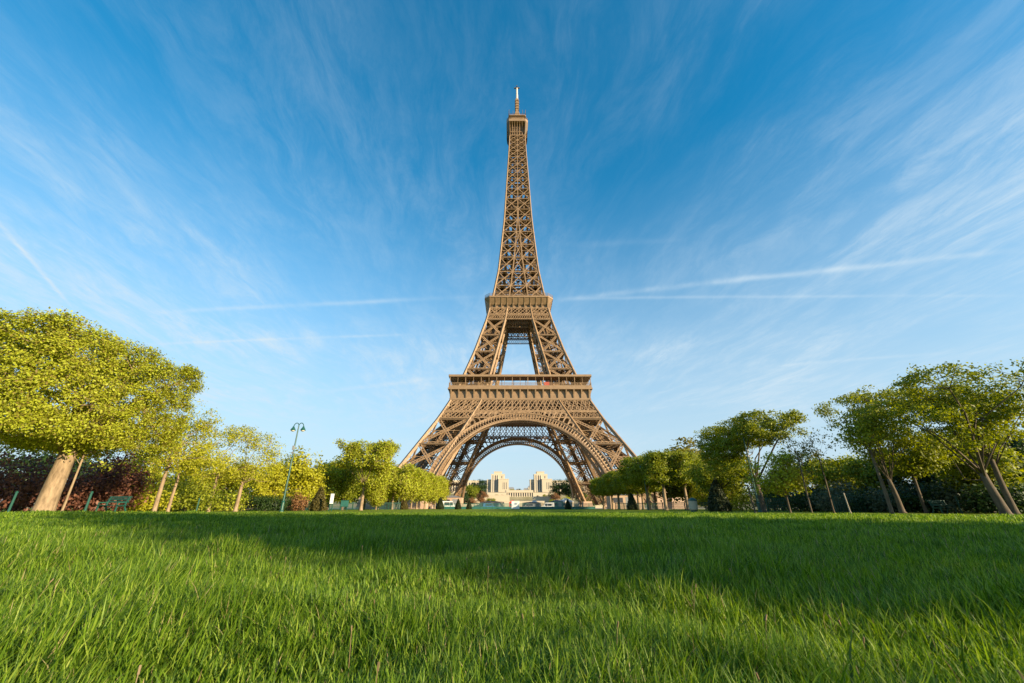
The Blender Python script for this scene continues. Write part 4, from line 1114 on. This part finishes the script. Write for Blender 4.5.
def bin_(label, px, Y):
    x = ground(px, Y)
    t = thing('litter_bin', label, 'bin', (x, Y, 0))
    mb = MB(); mb.lathe([(.42, .15), (.50, .3), (.50, 1.15), (.45, 1.2)], n=14); mb.build('body', MAT['stone'], t)
    mb = MB(); mb.lathe([(.52, 1.2), (.5, 1.32), (.25, 1.5), (.05, 1.55)], n=14); mb.build('lid', MAT['green_metal'], t)
    mb = MB(); mb.lathe([(.36, 0), (.36, .15)], n=14); mb.build('base', MAT['green_metal'], t)
bin_('pale round litter bin with green lid left of the big yew cone', 693.5, 52)

def fence(label, x0, y0, x1, y1, h, mat, cell=.28, panel=2.5, group='green mesh fences', solid=0.0, name='mesh_fence'):
    t = thing(name, label, 'fence', ((x0 + x1) / 2, (y0 + y1) / 2, 0), 0, group)
    cx, cy = (x0 + x1) / 2, (y0 + y1) / 2
    ln = math.hypot(x1 - x0, y1 - y0); n = max(1, int(round(ln / panel)))
    ux, uy = (x1 - x0) / ln, (y1 - y0) / ln
    P = lambda s, z: (x0 - cx + ux * s, y0 - cy + uy * s, z)
    mb = MB()
    for i in range(int(ln / cell) + 1): mb.bar(P(i * cell, .06), P(i * cell, h - .03), .045)
    for z in np.arange(.1, h, .3): mb.bar(P(0, z), P(ln, z), .04)
    mb.bar(P(0, h - .04), P(ln, h - .04), .09)
    if solid: mb.bar(P(0, solid / 2 + .03), P(ln, solid / 2 + .03), .03, solid, (0, 0, 1)) if False else mb.bar(P(0, solid / 2 + .03), P(ln, solid / 2 + .03), .03, solid)
    mb.build('mesh_panel', mat, t)
    for i in range(min(n, 60) + 1):
        p = P(ln * i / min(n, 60), 0)
        m = MB(); m.bar((p[0], p[1], 0), (p[0], p[1], h + .12), .11); m.build('post', mat, t)
fence('green mesh fence in front of the far left clipped row', -45, 92, -26, 100, 1.5, MAT['green_metal'], .2)
fence('green mesh fence beside the bronze yew cone', -46, 66, -30, 66, 1.3, MAT['green_metal'], .2)
fence('long teal barrier fence under the tower arch', -24, 140, 27, 140, 1.7, MAT['teal_mesh'], .16, solid=.75, panel=2.0)
fence('green mesh fence in front of the green clipped block', 24, 100, 42, 76, 1.4, MAT['green_metal'], .2)
fence('dark mesh fence right of the big yew cone', 32, 54, 47, 50, 1.5, MAT['green_metal'], .22)
fence('dark mesh fence behind the slender saplings', 33, 44, 48, 40, 1.6, MAT['green_metal'], .22)

# ------------------------------------------------------------------ under the tower: kiosks, vehicles, low walls
def vehicle(name, label, px, Y, rz, L, Wd, H, mat, cab=.3, group='vehicles parked under the tower', cat='van'):
    x = ground(px, Y)
    t = thing(name, label, cat, (x, Y, .03), rz, group)
    m = MB()
    side = [(-L / 2, .35), (L / 2, .35), (L / 2, .95), (L / 2 - .15, 1.0), (L / 2 - L * cab * .55, 1.12), (L / 2 - L * cab, H * .97), (L / 2 - L * cab - .2, H), (-L / 2 + .1, H), (-L / 2, H * .9)]
    b = len(m.v); k = len(side)
    for y in (-Wd / 2, Wd / 2): m.v += [(a, y, z) for a, z in side]
    m.f += [tuple(range(b, b + k)), tuple(range(b + 2 * k - 1, b + k - 1, -1))]
    m.f += [(b + i, b + k + i, b + k + (i + 1) % k, b + (i + 1) % k) for i in range(k)]
    m.build('body', mat, t)
    for y in (-Wd / 2 - .012, Wd / 2 + .012):
        m = MB(); m.box(L / 2 - L * cab - .9, L / 2 - L * cab + .15, y - .01, y + .01, 1.15, H * .88); m.box(-L * .3, L / 2 - L * cab - 1.0, y - .01, y + .01, 1.15, H * .88); m.build('side_window', MAT['window_dark'], t)
    m = MB(); a0, a1 = (L / 2 - L * cab * .58, 1.16), (L / 2 - L * cab + .02, H * .93)
    m.v += [(a0[0] + .02, -Wd / 2 + .12, a0[1] + .02), (a0[0] + .02, Wd / 2 - .12, a0[1] + .02), (a1[0] + .03, Wd / 2 - .12, a1[1] + .02), (a1[0] + .03, -Wd / 2 + .12, a1[1] + .02)]; m.f.append((0, 1, 2, 3)); m.build('windscreen', MAT['window_dark'], t)
    for sx_ in (-L * .31, L * .31):
        for sy_ in (-1, 1):
            m = MB(); m.tube([(sx_, sy_ * (Wd / 2 - .2), .34), (sx_, sy_ * (Wd / 2 + .02), .34)], .34, 14); wv = m.build('wheel', MAT['rubber'], t)
            m = MB(); m.tube([(sx_, sy_ * (Wd / 2 + .021), .34), (sx_, sy_ * (Wd / 2 + .035), .34)], .19, 10); m.build('rim', MAT['grey_paint'], wv)
    for sy_ in (-1, 1):
        m = MB(); m.box(L / 2 + .002, L / 2 + .03, sy_ * Wd * .36 - .14, sy_ * Wd * .36 + .14, .7, .88); m.build('headlight', MAT['white_paint'], t)
vehicle('parked_van', 'white van parked between two yew cones at the left tower foot', 449, 150, R(8), 5.6, 2.0, 2.5, MAT['white_paint'])
vehicle('parked_van', 'white van parked farther right under the arch', 548, 185, R(175), 5.4, 2.0, 2.4, MAT['white_paint'])
vehicle('parked_van', 'blue van parked left of the white booth', 489, 176, R(5), 4.8, 1.9, 2.1, MAT['blue_paint'])
vehicle('parked_van', 'dark grey van parked right of the white booth', 529, 172, R(180), 5.0, 1.9, 2.0, MAT['grey_paint'])

def kiosk(label, px, Y, w, d, h, mat, roofm, rz=0, peak=.5, group='kiosks under the tower', name='kiosk', cat='kiosk'):
    x = ground(px, Y)
    t = thing(name, label, cat, (x, Y, .02), rz, group)
    m = MB(); m.box(-w / 2, w / 2, -d / 2, d / 2, 0, h); m.build('wall', mat, t)
    m = MB(); e = .2; m.prism([(-w / 2 - e, -d / 2 - e), (w / 2 + e, -d / 2 - e), (w / 2 + e, d / 2 + e), (-w / 2 - e, d / 2 + e)], h + .003, h + peak + .1, [(-w * .12, -d * .12), (w * .12, -d * .12), (w * .12, d * .12), (-w * .12, d * .12)]); m.build('roof', roofm, t)
    m = MB(); m.box(w * .08, w * .38, -d / 2 - .02, -d / 2 - .004, .05, h * .85); m.build('door', MAT['grey_paint'], t)
    m = MB(); m.box(-w * .4, -w * .02, -d / 2 - .02, -d / 2 - .004, h * .45, h * .82); m.build('counter_window', MAT['window_dark'], t)
def booth():
    x = ground(515.5, 128)
    t = thing('white_booth', 'white box shaped booth standing before the teal barrier in the arch centre', 'booth', (x, 128, .02))
    m = MB(); m.box(-1.15, 1.15, -1, 1, .12, 2.15); m.build('wall', MAT['white_paint'], t)
    m = MB(); m.box(-1.25, 1.25, -1.1, 1.1, 2.153, 2.28); m.build('roof', MAT['white_paint'], t)
    m = MB(); m.box(-1.05, 1.05, -.9, .9, 0, .117); m.build('base', MAT['grey_paint'], t)
    m = MB(); m.box(-.15, .6, 1.003, 1.02, .15, 2.0); m.build('door', MAT['grey_paint'], t)
booth()
kiosk('grey green kiosk at right side under the arch', 557, 190, 5, 4, 3.0, MAT['teal_mesh'], MAT['roof_grey'])
kiosk('white tent roofed kiosk left of the right tower foot', 566, 205, 7, 5, 3.0, MAT['stone'], MAT['white_paint'], peak=1.5)
kiosk('red roofed kiosk behind the white booth', 512.5, 260, 4.0, 4, 3.2, MAT['red_paint'], MAT['red_paint'], peak=1.3)
kiosk('white roofed pavilion tent right of the white booth', 534.5, 290, 6, 5, 3.2, MAT['white_paint'], MAT['white_paint'], peak=1.6)
kiosk('long pale ticket hall under left of the arch', 492, 215, 12, 4, 3.0, MAT['stone'], MAT['roof_grey'], peak=.4)
kiosk('pinkish stone lodge beside the left tower foot', 451, 192, 10, 7, 4.6, MAT['pier_stone'], MAT['roof_grey'], peak=.8)
kiosk('pinkish stone lodge behind the far right clipped row', 622, 150, 9, 6, 4.4, MAT['pier_stone'], MAT['roof_grey'], peak=.7)
kiosk('long pale ticket hall right of the centre under the arch', 533, 225, 11, 4, 2.8, MAT['stone'], MAT['roof_grey'], peak=.4)

# ------------------------------------------------------------------ the hill and the palace across the river
def build_hill():
    xs = np.linspace(-900, 900, 61); ys = np.concatenate((np.linspace(560, 800, 61), np.linspace(815, 1500, 24)))
    v, f = [], []
    for y in ys:
        for x in xs:
            h = float(np.interp(y, [575, 650, 664, 700, 715, 776, 792], [0, 2, 7, 9, 12, 13, 27.5])) * (1 - .4 * min(1, max(0, abs(x - 14) - 250) / 500)) + (1.5 * math.sin(x * .02) if y > 820 else 0)
            v.append((x, y, h - .6))
    nx = len(xs)
    for j in range(len(ys) - 1):
        for i in range(nx - 1): f.append((j * nx + i, j * nx + i + 1, (j + 1) * nx + i + 1, (j + 1) * nx + i))
    tag(mesh_obj('hill', v, f, MAT['hill'], None, True), kind='structure')
MAT['hill'] = mottled('hillside', (.12, .11, .05), (.30, .26, .17), .03, .95)
build_hill()
PX = 14.3
def pavilion(s, label):
    t = thing('palace_pavilion', label, 'building', (PX + s * 40.5, 800, 27), 0, 'palace on the hill')
    st = MAT['stone']
    m = MB()
    m.box(-21, -13.05, -6, 16, 0, 22); m.box(-13, 12, -10, 16, 0, 31.5); m.box(1, 20, -16, -10.05, 0, 22.5)
    m.box(-8, 6.5, -6, 12, 31.6, 36.5)
    m.build('wall', st, t)
    m = MB()
    for x0, x1, y0, z in ((-21.4, -13.1, -6.5, 22), (-13.4, 12.4, -10.04, 31.5)): m.box(x0, x1, y0, 16.4, z + .03, z + .9)
    m.box(.6, 20.4, -16.5, -10.6, 22.53, 23.4); m.box(-8.5, 7, -6.5, 12.4, 36.53, 37.3)
    m.build('cornice', MAT['stone_trim'], t)
    for x0, w, y, z0, z1 in ((-6.2, 1.7, -10, 3, 29), (-2.6, 1.7, -10, 3, 29), (9.2, .9, -16, 5, 17), (12.2, .9, -16, 5, 17), (15.4, .9, -16, 5, 17), (-19.0, 1.3, -6, 4, 18), (-16, 1.3, -6, 4, 18), (6.4, 1.4, -10, 24.5, 29)):
        m = MB(); m.box(x0, x0 + w, y - .06, y - .02, z0, z1); m.build('window', MAT['window_dark'], t)
    for x0 in (-8.9, -4.3, -.7):
        m = MB(); m.box(x0, x0 + 1.6, -10.9, -10.02, 0, 30.5); m.build('pilaster', MAT['stone_trim'], t)
pavilion(-1, 'left of the two pale stone palace pavilions seen through the arch')
pavilion(1, 'right of the two pale stone palace pavilions seen through the arch')
def wing(s):
    t = thing('palace_wing', 'long pale stone palace wing with tall windows, %s the pavilions' % ('left of' if s < 0 else 'right of'), 'building', (PX + s * 58, 806, 27), 0, 'palace on the hill')
    m = MB(); p = []
    L = 120
    for k in range(9):
        a = k / 8 * .55; p.append((s * (L / .55 * math.sin(a)), -L / .55 * (1 - math.cos(a)) * .6))
    for (x0, y0), (x1, y1) in zip(p[:-1], p[1:]):
        q = [(x0, y0), (x1, y1), (x1, y1 + 16), (x0, y0 + 16)]
        if s < 0: q = q[::-1]
        m.prism(q, 0, 21.0)
    m.build('wall', MAT['stone'], t)
    m = MB()
    for (x0, y0), (x1, y1) in zip(p[:-1], p[1:]): m.bar((x0, y0, 21.5), (x1, y1, 21.5), 1.6, .9)
    m.build('cornice', MAT['stone_trim'], t)
    for (x0, y0), (x1, y1) in zip(p[:-1], p[1:]):
        for k in range(3):
            f = (k + .5) / 3; x, y = x0 + (x1 - x0) * f, y0 + (y1 - y0) * f
            d = np.array([x1 - x0, y1 - y0]); d /= np.linalg.norm(d)
            m = MB(); m.bar((x - d[0] * 1.1, y - d[1] * 1.1 - .1, 10), (x + d[0] * 1.1, y + d[1] * 1.1 - .1, 10), .3, 15); m.build('window', MAT['window_dark'], t)
wing(-1); wing(1)
def colonnade():
    t = thing('palace_terrace', 'pale stone terrace wall with a row of columns between the pavilions', 'building', (PX, 786, 0), 0, 'palace on the hill')
    m = MB(); m.box(-24, 24, 0, 12, 8, 27.5); m.box(-25, 25, -3.0, 0, 26.2, 30.5); m.box(-60, -24.1, -4, 8, 6, 26.4); m.box(24.1, 60, -4, 8, 6, 26.4); m.box(-25, 25, -4, -.1, 8, 13); m.build('wall', MAT['stone'], t)
    for i in range(11):
        m = MB(); m.box(-22.5 + i * 4.3, -20.5 + i * 4.3, -2.6, -.8, 13.01, 26.15); m.build('column', MAT['stone_trim'], t)
    for i in range(10):
        m = MB(); m.box(-20.3 + i * 4.3, -18.4 + i * 4.3, -.06, -.02, 13.5, 25.5); m.build('window', MAT['window_dark'], t)  # dark panels in the gaps between the columns
colonnade()
def low_wall(label, x0, x1, Y, z0, z1, mat='stone'):
    t = thing('retaining_wall', label, 'wall', ((x0 + x1) / 2, Y, 0), 0, 'stone walls of the hillside gardens'); w = (x1 - x0) / 2
    m = MB(); m.box(-w, w, 0, 3, z0, z1); m.build('wall', MAT[mat], t)
    m = MB(); m.box(-w - .3, w + .3, -.3, 3.3, z1 + .02, z1 + .7); m.build('coping', MAT['stone_trim'], t)
low_wall('pale garden wall stepping down below the left pavilion', -46, -4, 700, 0, 19)
low_wall('pale garden wall stepping down below the right pavilion', 34, 78, 705, 0, 17)
low_wall('broad pale garden wall below the palace columns', -18, 50, 660, 0, 9.5)
low_wall('low pale quay wall across the far river bank', -140, 160, 575, -1, 4.2)
low_wall('small pale stepped wall at far left of the gardens', -76, -50, 690, 0, 14)
# houses on the skyline between the pavilions
for i, (x, w, h, z, lb) in enumerate([(-2, 14, 12, 30, 'small pale house on the skyline close to the left pavilion'), (14, 10, 8, 30, 'low pale house on the skyline in the centre of the arch'),
                                      (34, 13, 10, 30, 'small pale house on the skyline left of the right pavilion'), (46, 16, 15, 30, 'taller pale house on the skyline touching the right pavilion')]):
    t = thing('distant_house', lb, 'house', (x, 1010, z), 0, 'distant houses on the skyline')
    m = MB(); m.box(-w / 2, w / 2, 0, 12, -6, h); m.build('wall', MAT['stone'], t)
    m = MB(); m.prism([(-w / 2 - .3, -.3), (w / 2 + .3, -.3), (w / 2 + .3, 12.3), (-w / 2 - .3, 12.3)], h + .02, h + 4, [(-w / 2 + 1.5, 1.5), (w / 2 - 1.5, 1.5), (w / 2 - 1.5, 10.5), (-w / 2 + 1.5, 10.5)]); m.build('roof', MAT['roof_grey'], t)
    for k in range(4):
        for r_ in range(2):
            m = MB(); xx = -w / 2 + w * (k + .5) / 4; m.box(xx - .6, xx + .6, -.06, -.02, h * .2 + r_ * h * .4, h * .45 + r_ * h * .4); m.build('window', MAT['window_dark'], t)
g4 = 'trees on the palace hill'
for key, px, Y, h, z, lb in [('deep', 560, 690, 30, 14, 'dark tree below the right palace wing'), ('deep', 573, 680, 34, 12, 'big dark tree at right end of the palace, beside the arch'), ('rust', 556, 620, 16, 5, 'rusty tree below the dark trees on the right of the hill'),
                             ('yellow', 566, 560, 15, 0, 'yellow tree on the quay before the dark trees on the right'), ('yellow2', 552, 570, 11, 0, 'small yellow tree left of the yellow quay tree'),
                             ('deep', 478, 690, 30, 14, 'dark tree below the left palace wing'), ('rust', 482, 640, 18, 6, 'rusty tree in front of the left palace wing'), ('green', 470, 660, 30, 8, 'mid green tree at left end of the palace'),
                             ('green', 491, 590, 15, 0, 'round mid green tree on the quay below the left pavilion'), ('rust', 472, 580, 14, 0, 'rusty tree on the quay at far left'), ('green', 484, 570, 9, 0, 'small green tree on the quay left of the round one'),
                             ('rust', 502, 735, 9, 12.5, 'low rusty tree before the terrace wall left of the columns'), ('green', 497, 745, 11, 12.5, 'low green tree before the terrace wall under the left pavilion'), ('yellow2', 545, 742, 10, 12.5, 'low yellow green tree before the terrace wall under the right pavilion'), ('rust', 538, 730, 8, 12.5, 'low rusty tree before the terrace wall right of the columns'), ('deep', 551, 740, 12, 12.5, 'low dark tree at right end of the terrace wall'),
 ('deep', 519, 960, 14, 27, 'dark tree on the skyline in the arch centre'), ('green', 512, 940, 15, 26, 'green tree on the skyline right of the left pavilion'), ('green', 527, 940, 12, 27, 'green tree on the skyline left of the right pavilion'),
                             ('deep', 463, 600, 22, 0, 'dark tree on the quay behind the left tower foot'), ('deep', 584, 590, 22, 0, 'dark tree on the quay behind the right tower foot'), ('green', 455, 560, 20, 0, 'mid green tree behind the left tower foot'), ('green', 592, 560, 20, 0, 'mid green tree behind the right tower foot')]:
    bg(key, lb, px, Y, h, g4, z=z, wide=1.15)
for px, Y, h, lb in [(640, 300, 16, 'broad green tree far behind the right clipped row'), (610, 320, 17, 'broad green tree beyond the right tower foot'), (425, 310, 17, 'broad green tree beyond the left tower foot'), (380, 300, 16, 'broad green tree far behind the left clipped row'), (345, 260, 17, 'broad green tree far behind the single boxy tree'), (680, 260, 16, 'broad green tree far behind the green block')]:
    bg('green', lb, px, Y, h, 'broad trees beyond the tower', wide=1.6)
